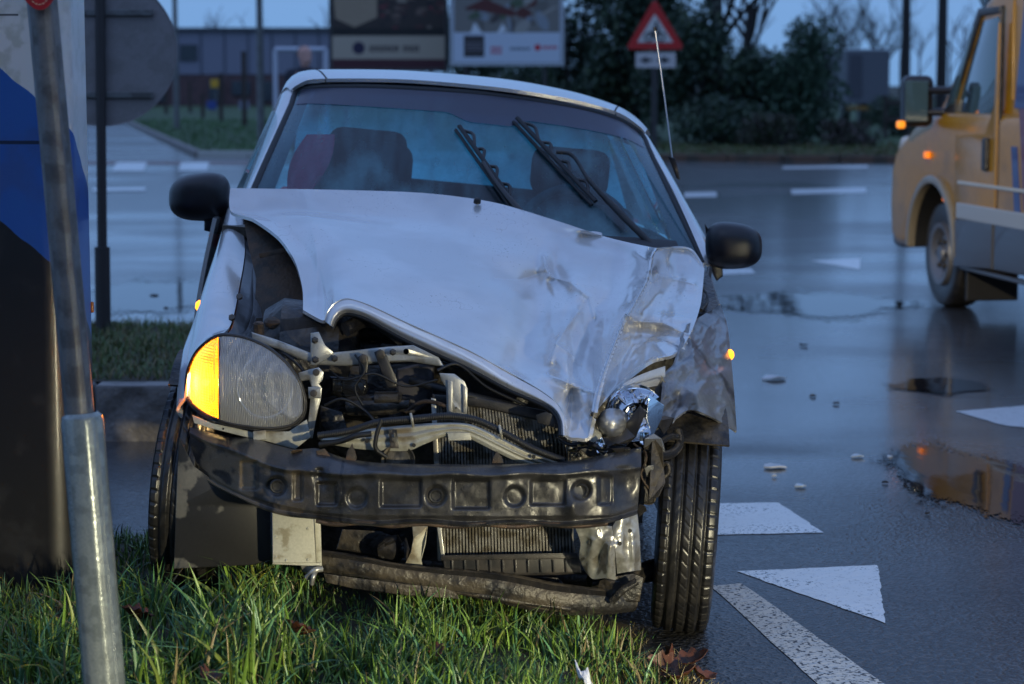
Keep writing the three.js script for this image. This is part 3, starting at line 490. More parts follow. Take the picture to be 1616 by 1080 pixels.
wheel(0.655, 0.0, 0.03, -0.10); wheel(-0.645, 0.02, 0.0, -0.08); wheel(0.66, 2.28, 0, 0); wheel(-0.66, 2.28, 0, 0);
// ---------------------------------------------------------------- front of the car
// near-side wing (picture left): from the lamp back to the door
{
  const inner = curve([[338, 540, 5.50], [362, 520, 5.72], [377, 450, 6.05], [384, 400, 6.3], [380, 345, 6.6]]), outer = curve([[295, 632, 5.50], [300, 572, 5.62], [312, 505, 5.88], [328, 448, 6.12], [345, 396, 6.38], [361, 348, 6.62]]);
  const hub = C(-0.685, 0.285, 0.02);
  const wing = part(car, 'wing', slantUV(sheet(40, 26, (u, v) => {
    const a = P(...inner(u)), b = P(...outer(u));
    if (v < 0.5) { const t = v / 0.5, m = a.lerp(b, t); m.y += 0.03 * Math.sin(Math.PI * t); m.x -= 0.012 * Math.sin(Math.PI * t); return m; }
    const t = (v - 0.5) / 0.5, dz = -b.z + hub.z, low = Math.abs(dz) < 0.325 ? hub.y + Math.sqrt(0.325 ** 2 - dz * dz) : 0.36; const tx = C(-0.75, 0.5, 0.86).x; return V(lerp(b.x - 0.02 * Math.sin(Math.PI * t * 0.8), tx, sstep(0.6, 0.95, u) * sstep(0, 0.5, t)), lerp(b.y, Math.min(low, b.y - 0.01), t), b.z);
  }, 0.008)), M.paint, 'straight white front wing');
  part(wing, 'side_repeater', turned(P(316, 483, 6.0), V(-1, 0.15, 0.25), [[0.0, -0.008], [0.016, -0.008], [0.0155, 0.006], [0.008, 0.013], [0, 0.014]], 18), M.amber, 'lit amber side repeater');
  part(wing, 'inner_flange', [sheet(4, 24, (u, v) => { const a = inner(lerp(0.08, 1, v)); return P(a[0] + lerp(2, 30, u) + 8 * Math.sin(v * 3) * u, a[1] + lerp(0, 16, u), a[2] + 0.02 + 0.05 * u); }, 0.005), sheet(4, 20, (u, v) => { const a = inner(lerp(0.12, 0.95, v)); return P(a[0] + lerp(22, 40, u) + 6 * Math.sin(v * 7), a[1] + lerp(6, 16, u), a[2] + 0.03 + 0.06 * u - 0.02 * Math.sin(u * 3.14)); }, 0.005)], M.paintDirty);
  for (const [x, y, d] of [[366, 503, 5.69], [378, 470, 5.86]]) part(wing, 'bolt', turned(P(x, y, d), V(0, 0.7, 0.7), [[0, 0], [0.009, 0], [0.009, 0.008], [0, 0.008]], 6), M.bolt);
}
// inner wing and strut tower in the gap beside the bonnet
part(car, 'inner_wing', [plate([[384, 345], [430, 350], [470, 380], [486, 450], [484, 520], [440, 535], [400, 525], [404, 440], [392, 390]], (x, y) => 6.28 - (y - 345) * 0.0022, 0.02), plate([[408, 400], [466, 388], [472, 392], [410, 408]], (x, y) => 6.1, 0.01), plate([[404, 502], [480, 498], [480, 508], [404, 512]], 5.84, 0.03)], M.rust);
part(car, 'strut_tower', [turned(P(446, 515, 5.86), V(0, 1, 0.1), [[0.10, -0.15], [0.085, -0.01], [0.06, 0.012], [0.03, 0.015], [0, 0.02]], 24)], M.mud);
part(car, 'filler_cap', [turned(P(433, 513, 5.66), V(0, 1, 0.2), [[0, 0], [0.026, 0], [0.028, 0.012], [0.02, 0.018], [0, 0.02]], 16), turned(P(408, 520, 5.6), V(0, 1, 0.2), [[0, -0.02], [0.014, -0.02], [0.014, 0.016], [0.008, 0.02], [0, 0.02]], 8)], M.rust);
// headlamp with lit indicator
{
  const out = curve([[297, 610], [300, 585], [312, 558], [332, 539], [352, 531], [385, 535], [420, 550], [450, 575], [470, 604], [478, 634], [474, 655], [458, 669], [430, 674], [395, 672], [360, 666], [330, 655], [308, 640], [298, 625], [297, 610]], 600);
  const cx = 390, cy = 606, dep = (x, y, r) => { const side = clamp((352 - x) / 55), e = 5.385 + 0.125 * side * side + 0.02 * clamp((x - 400) / 80); return e - 0.055 * (1 - r * r) - 0.01 * clamp((600 - y) / 60) * -1; };
  const lensAt = (a, r) => { const o = out(a); return [lerp(cx, o[0], r), lerp(cy, o[1], r)]; };
  const xs = 345, lens = (test) => { const g = sheet(120, 34, (u, v) => { const [x, y] = lensAt(u, v); return P(x, y, dep(x, y, v)); }).toNonIndexed(); return g; };
  const split = (g, keep) => { const p = g.attributes.position, n = g.attributes.normal, uv = g.attributes.uv, pos = [], no = [], u2 = []; const xw = P(xs, cy, 5.36).x; for (let i = 0; i < p.count; i += 3) { const c = (p.getX(i) + p.getX(i + 1) + p.getX(i + 2)) / 3; if (keep(c, xw)) for (let k = 0; k < 3; k++) { pos.push(p.getX(i + k), p.getY(i + k), p.getZ(i + k)); no.push(n.getX(i + k), n.getY(i + k), n.getZ(i + k)); u2.push(uv.getX(i + k), uv.getY(i + k)); } } const q = new THREE.BufferGeometry(); q.setAttribute('position', new THREE.Float32BufferAttribute(pos, 3)); q.setAttribute('normal', new THREE.Float32BufferAttribute(no, 3)); q.setAttribute('uv', new THREE.Float32BufferAttribute(u2, 2)); return q; };
  // lens columns laid out straight so that the joint with the amber glass is clean
  const edgeY = (x) => { let lo = 1e9, hi = -1e9; for (let i = 0; i <= 600; i++) { const o = out(i / 600); if (Math.abs(o[0] - x) < 1.6) { lo = Math.min(lo, o[1]); hi = Math.max(hi, o[1]); } } return [lo, hi]; };
  const ET = []; for (let x = 296; x <= 480; x++) { const e = edgeY(clamp(x, 299, 476)); ET.push(e); }
  const eAt = (x) => { const i = clamp(x - 296, 0, ET.length - 1.001), k = Math.floor(i), f = i - k; return [lerp(ET[k][0], ET[k + 1][0], f), lerp(ET[k][1], ET[k + 1][1], f)]; };
  const strip = (x0, x1, n, in0 = 0) => sheet(n, 30, (u, v) => { const x = lerp(x0, x1, u), [t, b] = eAt(x), y = lerp(t, b, v), r = Math.max(Math.abs(2 * v - 1), Math.abs((x - 388) / 90)); return P(x, y, dep(x, y, clamp(r * 0.98)) + in0 + 0.0007 * Math.sin(x * 2.1)); });
  const lamp = part(car, 'headlamp', sheet(90, 6, (u, v) => { const o = out(u), k = 1 + 0.03 * (1 - v); return P(cx + (o[0] - cx) * k, cy + (o[1] - cy) * k + 1, dep(o[0], o[1], 1) + 0.002 + v * 0.07); }, 0.006), M.plastic, 'whole headlamp with ribbed glass and lit amber indicator');
  part(lamp, 'rim', tube(Array.from({ length: 80 }, (_, i) => { const o = out(i / 80); return P(cx + (o[0] - cx) * 1.025, cy + (o[1] - cy) * 1.025, dep(o[0], o[1], 1) + 0.002); }), 0.0058, { n: 160, k: 6 }), M.plastic);
  part(lamp, 'lens', strip(xs + 0.6, 477.5, 264), M.lens);
  const amber = part(lamp, 'indicator_lens', strip(300, xs - 0.6, 30), M.amberLens, 'lit amber indicator');
  const bp = P(324, 604, 5.46);
  part(amber, 'bulb', turned(bp, V(0, 0, 1), [[0, -0.012], [0.006, -0.010], [0.010, 0], [0.006, 0.010], [0, 0.012]], 14), M.bulb);
  part(amber, 'bowl', sheet(20, 10, (u, v) => { const x = lerp(298, 344, u), [t, q] = eAt(x); return P(x, lerp(t, q, v), 5.50 + 0.03 * Math.sin(Math.PI * u) + 0.03 * clamp((320 - x) / 30)); }), M.reflector);
  // bowl behind the glass
  part(lamp, 'reflector', sheet(150, 40, (u, v) => { const [x, y] = lensAt(u, lerp(0.97, 0.12, v)), X = Math.max(x, xs + 3); return P(X, y, dep(x, y, 1) + 0.012 + 0.085 * Math.sqrt(v) + 0.004 * Math.abs(Math.sin(u * 38)) + 0.004 * Math.abs(Math.sin(v * 14))); }), M.reflector);
  part(lamp, 'inner_bezel', tube(Array.from({ length: 41 }, (_, i) => { const a = i / 40 * Math.PI * 2; return P(418 + Math.cos(a) * 44, 612 + Math.sin(a) * 48, 5.43 + 0.01 * Math.cos(a)); }), 0.006, { n: 80 }), M.chrome);
  part(lamp, 'bulb', turned(P(418, 612, 5.50), V(0, 0, 1), [[0, -0.02], [0.012, -0.02], [0.011, 0.02], [0.006, 0.035], [0, 0.038]], 14), M.glass);
  part(lamp, 'divider', plate([[344.5, 536], [346.5, 536], [346.5, 665], [344.5, 665]], 5.352, 0.16, { bevel: 0 }), M.plastic);
  const glow = new THREE.PointLight(lin(1, 0.64, 0.24), 0.34); glow.position.copy(bp.clone().sub(bases.get(car))); glow.castShadow = true; glow.shadow.radius = 0.3; glow.name = 'indicator_light'; car.add(glow);
}
// panel under the lamp, upper support bar, brackets
part(car, 'lamp_panel', [plate([[303, 655], [334, 668], [399, 682], [419, 681], [456, 681], [484, 662], [490, 690], [466, 709], [440, 703], [422, 697], [399, 693], [331, 676], [306, 668]], 5.40, 0.02, { holes: [[352, 677, 2.4]] }), plate([[399, 681], [419, 679], [420, 694], [400, 696]], 5.375, 0.02)], M.bracket);
const bar = part(car, 'support_bar', [plate([[396, 524], [430, 534], [462, 546], [490, 557], [520, 557], [560, 553], [612, 547], [652, 545], [692, 564], [702, 580], [690, 578], [650, 571], [600, 573], [550, 578], [500, 576], [470, 566], [440, 551], [398, 540]], 5.46, 0.03, { bevel: 3, holes: [[641, 555, 7]] }), plate([[490, 526], [503, 524], [513, 545], [526, 556], [522, 562], [499, 577], [490, 576]], 5.445, 0.016, { bevel: 2 })], M.galv);
for (const [x, y] of [[497, 537], [498, 568], [528, 566], [620, 556]]) part(bar, 'bolt', turned(P(x, y, 5.445), V(0, 0.1, 1), [[0, 0], [0.009, 0], [0.009, 0.007], [0.004, 0.011], [0, 0.011]], 6), M.bolt);
const lb = part(car, 'lamp_bracket', [plate([[470, 589], [488, 583], [503, 580], [511, 588], [509, 600], [503, 606], [508, 613], [507, 628], [501, 650], [493, 692], [483, 692], [488, 645], [491, 610], [488, 600], [474, 602]], 5.42, 0.012, { bevel: 2 }), plate([[486, 611], [507, 611], [507, 629], [487, 629]], 5.405, 0.012, { bevel: 2 })], M.galv);
for (const [x, y] of [[499, 588], [495, 621]]) part(lb, 'bolt', turned(P(x, y, 5.405), V(0, 0.1, 1), [[0, 0], [0.009, 0], [0.009, 0.006], [0, 0.008]], 10), M.bolt);
// things in the bay
for (const pts of [[[565, 563], [573, 558], [581, 564], [580, 596], [567, 596]], [[590, 556], [600, 551], [609, 559], [627, 600], [626, 612], [611, 612]]]) { const a = part(car, 'engine_mount_arm', plate(pts, 5.43, 0.018, { bevel: 2.5 }), M.plastic); part(a, 'bolt', turned(P(pts[1][0] + 1, pts[1][1] + 8, 5.428), V(0, 0, 1), [[0, 0], [0.011, 0], [0.011, 0.007], [0.005, 0.009], [0, 0.009]], 12), M.bolt); }
part(car, 'fuse_box', [plate([[520, 594], [560, 595], [578, 600], [582, 612], [576, 628], [545, 632], [522, 622]], 5.49, 0.10, { bevel: 8, seg: 4 }), plate([[524, 598], [540, 598], [540, 620], [524, 618]], 5.48, 0.02, { bevel: 2 })], phy([0.012, 0.012, 0.013], 0.12));
part(car, 'air_filter_housing', [plate([[626, 582], [660, 574], [686, 578], [684, 612], [676, 640], [650, 656], [634, 650], [624, 620]], 5.52, 0.16, { bevel: 7, seg: 3 })], std(1, 0.55, { map: dirtMap(256, 5, [0.07, 0.065, 0.075], [0.03, 0.028, 0.03], 6, 0.35, 0.6, 91) }));
part(car, 'starter_motor', [turned(P(560, 640, 5.5), V(1, 0.05, 0.1), [[0, -0.02], [0.024, -0.02], [0.027, 0.0], [0.027, 0.10], [0.02, 0.118], [0.014, 0.14], [0, 0.14]], 20), turned(P(592, 628, 5.48), V(1, 0.02, 0.1), [[0, 0], [0.016, 0], [0.017, 0.06], [0.01, 0.066], [0, 0.066]], 16)], M.oily);
part(car, 'engine', [inCar(box(0.95, 0.40, 0.42, V(0.0, 0.52, -0.22), 0.05)), inCar(box(0.5, 0.12, 0.30, V(-0.12, 0.70, -0.24), 0.04)), plate([[500, 580], [700, 570], [860, 640], [900, 700], [880, 740], [560, 740], [505, 690]], 5.66, 0.1, { bevel: 6 }), ptube([[520, 660, 5.6], [560, 650, 5.58], [620, 660, 5.6], [660, 640, 5.6]], 0.022), ptube([[545, 520, 5.62], [580, 505, 5.66], [615, 520, 5.62], [640, 540, 5.6]], 0.02), ptube([[700, 600, 5.66], [660, 570, 5.7], [600, 560, 5.72]], 0.03)], M.oily);
part(car, 'gearbox_mount', plate([[505, 640], [540, 650], [552, 690], [520, 690], [505, 672]], 5.47, 0.05, { bevel: 4 }), M.oily);
part(car, 'gearbox', [turned(P(420, 560, 5.75), V(1, 0, 0), [[0, 0], [0.12, 0.0], [0.15, 0.05], [0.13, 0.2], [0.08, 0.24], [0, 0.25]], 24)], M.oily);
part(car, 'hose', tube(Array.from({ length: 12 }, (_, i) => P(...curve([[648, 600, 5.5], [690, 612, 5.47], [740, 625, 5.46], [800, 640, 5.47], [850, 655, 5.46]])(i / 11))), 0.011, { n: 60 }), M.rubber);
part(car, 'catch_bracket', [plate([[693, 589], [717, 590], [733, 602], [738, 614], [737, 655], [705, 655], [704, 612], [696, 600]], 5.40, 0.01, { bevel: 2, holes: [[720, 644, 3.5]] }), plate([[706, 600], [714, 603], [714, 652], [708, 652]], 5.39, 0.008), plate([[730, 606], [736, 612], [735, 652], [731, 652]], 5.39, 0.008)], M.galv);
// radiator
{
  const x0 = 684, x1 = 908, y0 = 632, y1 = 884, rad = part(car, 'radiator', [plate([[x0, y0], [x1 - 20, y0 + 26], [x1, y1], [x0 + 6, y1]], 5.47, 0.03, { bevel: 1 })], M.alu);
  const fins = [], tubes = [];
  for (let i = 0; i <= 42; i++) { const t = i / 42, xa = lerp(x0 + 2, x1 - 20, t), xb = lerp(x0 + 8, x1 - 3, t), w = 1.3 + 0.3 * hash3(i, 1, 2), bend = 3 * Math.sin(i * 0.5) * sstep(0.6, 1, t); fins.push(plate([[xa - w, lerp(y0, y0 + 26, t)], [xa + w, lerp(y0, y0 + 26, t)], [(xa + xb) / 2 + w + bend, 700], [xb + w, y1], [xb - w, y1], [(xa + xb) / 2 - w + bend, 700]], 5.455, 0.014, { bevel: 0 })); }
  const f = part(rad, 'fin', fins, M.alu); f.userData.kind = 'stuff';
  for (let j = 0; j < 34; j++) { const y = lerp(y0 + 14, y1 - 2, j / 33), t = (y - y0) / (y1 - y0); tubes.push(plate([[lerp(x0, x0 + 6, t), y - 0.8], [lerp(x1 - 22, x1, t), y + (1 - t) * 14 - 0.8], [lerp(x1 - 22, x1, t), y + (1 - t) * 14 + 0.8], [lerp(x0, x0 + 6, t), y + 0.8]], 5.462, 0.006, { bevel: 0 })); }
  const tb = part(rad, 'cooling_tube', tubes, M.alu); tb.userData.kind = 'stuff';
  part(rad, 'side_rail', [plate([[680, 628], [688, 630], [700, 886], [692, 886]], 5.445, 0.03), plate([[688, 820], [694, 820], [703, 886], [697, 886]], 5.43, 0.01)], M.galv);
  part(rad, 'tank', [plate([[698, 882], [916, 878], [918, 905], [880, 908], [702, 910]], 5.42, 0.06, { bevel: 4, seg: 3 }), ...Array.from({ length: 10 }, (_, i) => plate([[712 + i * 20, 884], [715 + i * 20, 884], [716 + i * 20, 904], [713 + i * 20, 904]], 5.413, 0.02, { bevel: 0.6 })), plate([[696, 877], [912, 873], [912, 882], [696, 885]], 5.41, 0.03)], M.plastic);
  part(rad, 'top_tank', plate([[682, 622], [760, 628], [860, 648], [890, 668], [888, 680], [850, 664], [760, 644], [682, 636]], 5.45, 0.05, { bevel: 3 }), M.plastic);
}
// arched cross bar in front of it, with its wiring
{
  const top = curve([[505, 690, 5.33], [564, 680, 5.31], [610, 674, 5.30], [683, 668, 5.29], [738, 669, 5.29], [776, 684, 5.29], [830, 711, 5.30], [884, 731, 5.32]]), bot = curve([[512, 700, 5.33], [567, 709, 5.31], [640, 712, 5.30], [668, 702, 5.29], [705, 688, 5.29], [735, 690, 5.29], [780, 712, 5.29], [826, 733, 5.30], [862, 740, 5.32]]);
  const cb = part(car, 'cross_bar', sheet(70, 16, (u, v) => { const a = top(u), b = bot(u), p = a.map((q, k) => lerp(q, b[k], v)); p[2] += -0.012 * Math.sin(Math.PI * v) + 0.007 * (Math.exp(-(((v - 0.3) / 0.09) ** 2)) + Math.exp(-(((v - 0.62) / 0.09) ** 2))) + 0.03 * (v < 0.02 ? 1 : 0); return P(...p); }, 0.008), M.bracket);
  for (const [x, y] of [[579, 696], [653, 703], [842, 721]]) part(cb, 'bolt_hole', turned(P(x, y, 5.283), V(0, 0, 1), [[0, 0], [0.005, 0], [0.005, 0.002], [0, 0.002]], 12), M.rubber);
  part(cb, 'plate_tab', plate([[706, 683], [742, 683], [744, 695], [708, 696]], 5.275, 0.01), M.bracket);
  const hc = curve([[502, 688, 5.29], [553, 680, 5.28], [596, 667, 5.27], [647, 662, 5.265], [707, 657, 5.26], [750, 663, 5.26], [790, 681, 5.265], [840, 708, 5.28], [890, 727, 5.29]]);
  const wh = part(car, 'wiring_loom', [tube(Array.from({ length: 40 }, (_, i) => P(...hc(i / 39))), (t) => 0.0088 + 0.0012 * Math.sin(t * 900), { n: 420, k: 8 }), ptube([[504, 702, 5.29], [540, 696, 5.28], [562, 688, 5.27], [586, 685, 5.27]], 0.007), ptube([[602, 662, 5.265], [594, 688, 5.265], [593, 708, 5.27], [610, 722, 5.28]], 0.0055)], M.rubber);
  for (const [x, y] of [[650, 662], [790, 681]]) part(wh, 'clip', ptube([[x - 2, y - 9, 5.255], [x, y, 5.245], [x + 2, y + 12, 5.27]], 0.0035), M.bracket);
}
{
  const h = part(car, 'horn', turned(P(628, 727, 5.30), V(0, 0.05, 1), [[0.036, -0.03], [0.042, -0.005], [0.04, 0.006], [0.034, 0.002], [0.03, -0.004], [0.02, 0.0], [0.012, 0.006], [0, 0.007]], 32), M.mud);
  part(h, 'horn_bracket', plate([[613, 678], [626, 678], [630, 708], [616, 708]], 5.275, 0.006, { holes: [[620, 689, 3]] }), M.oily);
}
// bumper beam ---------------------------------------------------------
{
  const tp = curve([[299, 681, 5.50], [345, 700, 5.40], [400, 722, 5.28], [460, 739, 5.21], [510, 743, 5.18], [600, 746, 5.155], [700, 746, 5.145], [800, 746, 5.155], [900, 743, 5.175], [960, 740, 5.20], [1012, 733, 5.26]]), bt = curve([[303, 733, 5.50], [342, 768, 5.41], [388, 792, 5.30], [440, 807, 5.22], [520, 822, 5.18], [600, 825, 5.155], [700, 826, 5.145], [800, 827, 5.155], [900, 826, 5.175], [962, 825, 5.20], [1006, 808, 5.26]]), bk = curve([[299, 675, 5.53], [345, 686, 5.47], [400, 693, 5.38], [462, 709, 5.30], [500, 708, 5.27], [540, 722, 5.25], [600, 731, 5.235], [700, 733, 5.225], [800, 733, 5.235], [900, 728, 5.25], [960, 716, 5.27], [1012, 706, 5.31]]);
  const boxes = [[380, 406, 728, 772], [463, 476, 745, 790], [500, 531, 762, 797], [601, 664, 757, 800], [715, 772, 758, 803], [838, 892, 758, 797], [945, 966, 752, 796]], rings = [[437, 768, 14], [563, 786, 15], [688, 783, 15], [812, 784, 15], [917, 775, 14]];
  const smin = (a, b, x, w) => sstep(a - w, a + w, x) * sstep(b + w, b - w, x);
  const emboss = (x, y) => { let k = 0; for (const [a, b, c, d] of boxes) k += 0.011 * smin(a, b, x, 2.6) * smin(c, d, y, 2.6); for (const [a, b, r] of rings) { const q = Math.hypot(x - a, y - b); k += 0.009 * sstep(r + 4, r - 3, q); } return k; };
  const face = sheet(340, 50, (u, v) => {
    if (v < 0.24) { const t = v / 0.24, a = bk(u), b = tp(u), p = a.map((q, k) => lerp(q, b[k], t)); p[1] += -4 * Math.sin(Math.PI * t) * 1 + 3 * Math.sin(u * 40) * t * t * 0.6; return P(...p); }
    const t = (v - 0.24) / 0.76, a = tp(u), b = bt(u), p = a.map((q, k) => lerp(q, b[k], t)); p[1] += 1.8 * Math.sin(u * 40) * (1 - t) ** 4 + (t > 0.9 ? 2.5 * Math.sin(u * 31 + 1) : 0);
    p[2] += emboss(p[0], p[1]) - 0.008 * Math.exp(-(((t - 0.05) / 0.05) ** 2)) + 0.010 * sstep(0.86, 0.93, t) - 0.012 * sstep(0.94, 1, t) + 0.006 * noise2(p[0] / 25, p[1] / 25, 93) + 0.03 * bump(p[0], p[1], 985, 765, 18, 30) - 0.02 * bump(p[0], p[1], 905, 800, 14, 20) + 0.018 * bump(p[0], p[1], 505, 745, 10, 26);
    return P(...p);
  }, 0.006);
  // wet black paint under a dried film of dust, run clean in streaks
  const film = texture(2048, 512, (u, v) => {
    const x = lerp(-0.85, 0.45, u), y = lerp(0.25, 0.60, v), n = fbm(u * 4 % 1, v, 12, 5, 95), left = sstep(-0.42, -0.66, x), run = vnoise(u * 120 + 2.2 * fbm(u, v, 14, 3, 97), 0.5, 512, 96), wet = sstep(0.80, 0.86, run) * sstep(0.36, 0.44, fbm(u, v * 0.3, 18, 2, 98)), sp = vnoise(u * 700, v * 190, 1024, 99) > 0.985 ? 0.10 : 0;
    const d = clamp(0.30 + 0.6 * sstep(0.42, 0.72, n)) * (1 - 0.92 * wet), mud = left * sstep(0.46, 0.62, fbm(u * 3 % 1, v, 9, 4, 94));
    const c = [0.008 + 0.034 * d + sp, 0.008 + 0.032 * d + sp, 0.009 + 0.030 * d + sp]; return [enc(lerp(c[0], 0.15, mud)), enc(lerp(c[1], 0.115, mud)), enc(lerp(c[2], 0.075, mud))];
  }, true);
  film.wrapS = film.wrapT = THREE.ClampToEdgeWrapping;
  const beam = part(car, 'bumper_beam', planUV(face, (x) => (x + 0.85) / 1.3, (x, y) => (y - 0.25) / 0.35), phy(1, 0.42, { map: film, clearcoat: 0.4, clearcoatRoughness: 0.2, bumpMap: texture(1024, 1024, (u, v) => { const q = vnoise(u * 260, v * 260, 260, 103); return grey3(sstep(0.80, 0.98, q)); }, false, 3, 0.85), bumpScale: 0.0012 }), 'bare black bumper beam bent back at one end');
  for (const [x, y, r] of rings) if (r === 14 || x === 688) part(beam, 'bolt_hole', turned(P(x, y, (x === 688 ? 5.152 : x < 600 ? 5.232 : 5.187)), V(0, 0, 1), [[0.0, -0.001], [0.0105, -0.001], [0.0125, 0.002], [0.0155, 0.003], [0.018, 0]], 20), M.rubber);
  part(beam, 'lower_lip', tube(Array.from({ length: 24 }, (_, i) => { const b = bt(lerp(0.3, 0.93, i / 23)); return P(b[0], b[1] + 3 + 2 * Math.sin(i * 1.3), b[2] + 0.006); }), 0.006, { n: 70 }), M.rust);
  for (const g of [plate([[498, 712], [512, 708], [524, 724], [560, 732], [540, 742], [512, 744]], 5.235, 0.01), plate([[548, 712], [556, 700], [563, 722], [560, 732], [544, 730]], 5.23, 0.006), plate([[778, 722], [784, 712], [792, 722], [795, 733], [776, 733]], 5.24, 0.006)]) part(beam, 'torn_tab', g, M.rust);
}
// below the beam
part(car, 'wheel_arch_liner', [plate([[282, 690], [306, 736], [345, 765], [390, 788], [427, 800], [427, 884], [400, 892], [274, 898], [277, 800]], (x) => 5.44 + 0.02 * clamp((340 - x) / 60), 0.012, { bevel: 2 })], M.liner, 'dusty grey wheel arch liner');
part(car, 'bumper_mount', [plate([[429, 807], [494, 811], [499, 889], [430, 889]], 5.37, 0.012, { bevel: 2 }), plate([[495, 811], [506, 826], [508, 894], [499, 894]], 5.385, 0.05, { bevel: 2 }), plate([[430, 886], [507, 889], [507, 894], [430, 891]], 5.375, 0.05, { bevel: 1 }), ...[[436, 848], [436, 880], [486, 835], [452, 885], [486, 884]].map(([x, y]) => turned(P(x, y, 5.369), V(0, 0, 1), [[0, 0], [0.004, 0], [0.003, 0.002], [0, 0.003]], 8))], std(1, 0.5, { map: dirtMap(512, 4, [0.50, 0.49, 0.41], [0.30, 0.27, 0.19], 8, 0.25, 0.5, 101, 0.01) }), 'pale square bumper mounting plate');
part(car, 'undertray', plate([[500, 815], [700, 815], [700, 930], [500, 905]], 5.88, 0.03), M.oily);
part(car, 'drive_shaft', [turned(P(610, 868, 5.55), V(1, 0.05, 0.1), [[0, -0.02], [0.02, -0.02], [0.035, 0.0], [0.038, 0.03], [0.02, 0.04], [0.02, 0.05], [0.03, 0.05], [0, 0.06]], 24), plate([[540, 835], [600, 838], [628, 850], [628, 888], [590, 880], [560, 872], [530, 868]], 5.62, 0.05, { bevel: 4 })], M.oily);
part(car, 'strap_bracket', plate([[650, 828], [675, 831], [672, 858], [665, 884], [668, 898], [636, 896], [648, 872], [652, 850]], (x, y) => 5.46 - 0.02 * Math.sin((y - 828) / 20), 0.008, { bevel: 1.5 }), M.bracket);
part(car, 'lower_subframe', [tube([[505, 888, 5.46], [560, 893, 5.43], [620, 904, 5.42], [690, 914, 5.42], [780, 926, 5.42], [870, 944, 5.43], [950, 950, 5.46], [1000, 948, 5.5]].map((a) => P(...a)), (t) => 0.034 - 0.008 * Math.sin(t * 7), { n: 50, k: 14, flat: 0.8 }), plate([[510, 905], [560, 912], [640, 922], [720, 930], [724, 946], [640, 940], [560, 930], [515, 920]], 5.40, 0.01, { bevel: 1.5 }), ptube([[700, 930, 5.41], [760, 940, 5.4], [820, 950, 5.4], [900, 962, 5.41]], 0.008)], M.grime);
part(car, 'steering_rack', [ptube([[560, 880, 5.75], [760, 900, 5.75], [960, 915, 5.75], [1060, 900, 5.75]], 0.022), ptube([[930, 918, 5.6], [985, 905, 5.65], [1050, 895, 5.7]], 0.016)], M.oily);
part(car, 'tow_eye', [ptube([[484, 912, 5.37], [498, 900, 5.36], [508, 898, 5.37]], 0.008), ptube([[498, 902, 5.36], [494, 912, 5.35], [492, 922, 5.36]], 0.006), plate([[474, 893], [500, 894], [498, 905], [478, 903]], 5.39, 0.03)], M.galv);
part(car, 'sump_guard', [plate([[740, 905], [880, 912], [900, 930], [760, 922]], 5.6, 0.08, { bevel: 3 })], M.oily);
// crumpled mounting plates beside the tyre
{
  const A = coons(curve([[905, 826, 5.30], [930, 828, 5.29], [966, 831, 5.3]]), curve([[922, 900, 5.36], [935, 914, 5.35], [955, 913, 5.33], [972, 916, 5.34]]), curve([[905, 826, 5.30], [916, 856, 5.31], [914, 880, 5.34], [922, 900, 5.36]]), curve([[966, 831, 5.3], [970, 862, 5.28], [972, 916, 5.34]]));
  const B = coons(curve([[967, 831, 5.3], [982, 808, 5.3], [1004, 798, 5.33]]), curve([[974, 906, 5.33], [990, 903, 5.32], [1012, 900, 5.35]]), curve([[967, 831, 5.3], [971, 868, 5.285], [974, 906, 5.33]]), curve([[1004, 798, 5.33], [1009, 840, 5.34], [1012, 900, 5.35]]));
  const crumple = part(car, 'crumpled_mount', [sheet(40, 44, (u, v) => { const p = A(u, v); p[2] += 0.024 * bump(p[0], p[1], 945, 880, 9, 30, 0.2) - 0.018 * bump(p[0], p[1], 962, 885, 7, 26) + 0.012 * bump(p[0], p[1], 925, 850, 10, 16) - 0.008 * (ridged(p[0], p[1], 14, 111) - 0.5); return P(...p); }, 0.004), sheet(30, 44, (u, v) => { const p = B(u, v); p[2] += 0.014 * bump(p[0], p[1], 990, 858, 6, 22) - 0.012 * bump(p[0], p[1], 1000, 870, 6, 30) + 0.012 * sstep(880, 890, p[1]) - 0.006 * (ridged(p[0], p[1], 14, 113) - 0.5); return P(...p); }, 0.004)], M.galv, 'crumpled pale metal mounting beside the bare tyre');
  for (const [x, y, d] of [[945, 838, 5.288], [978, 858, 5.283], [994, 838, 5.31], [932, 856, 5.30]]) part(crumple, 'bolt_hole', turned(P(x, y, d), V(0, 0, 1), [[0, 0], [0.0055, 0], [0.0055, 0.002], [0, 0.002]], 12), M.rubber);
}
part(car, 'suspension_arm', [ptube([[955, 930, 5.45], [985, 925, 5.5], [1010, 905, 5.6], [1060, 890, 5.72]], 0.026), plate([[955, 912], [1000, 905], [1016, 912], [1010, 950], [965, 952]], 5.46, 0.05, { bevel: 4 }), ptube([[965, 950, 5.42], [985, 930, 5.41], [1005, 918, 5.42]], 0.01)], M.grime);
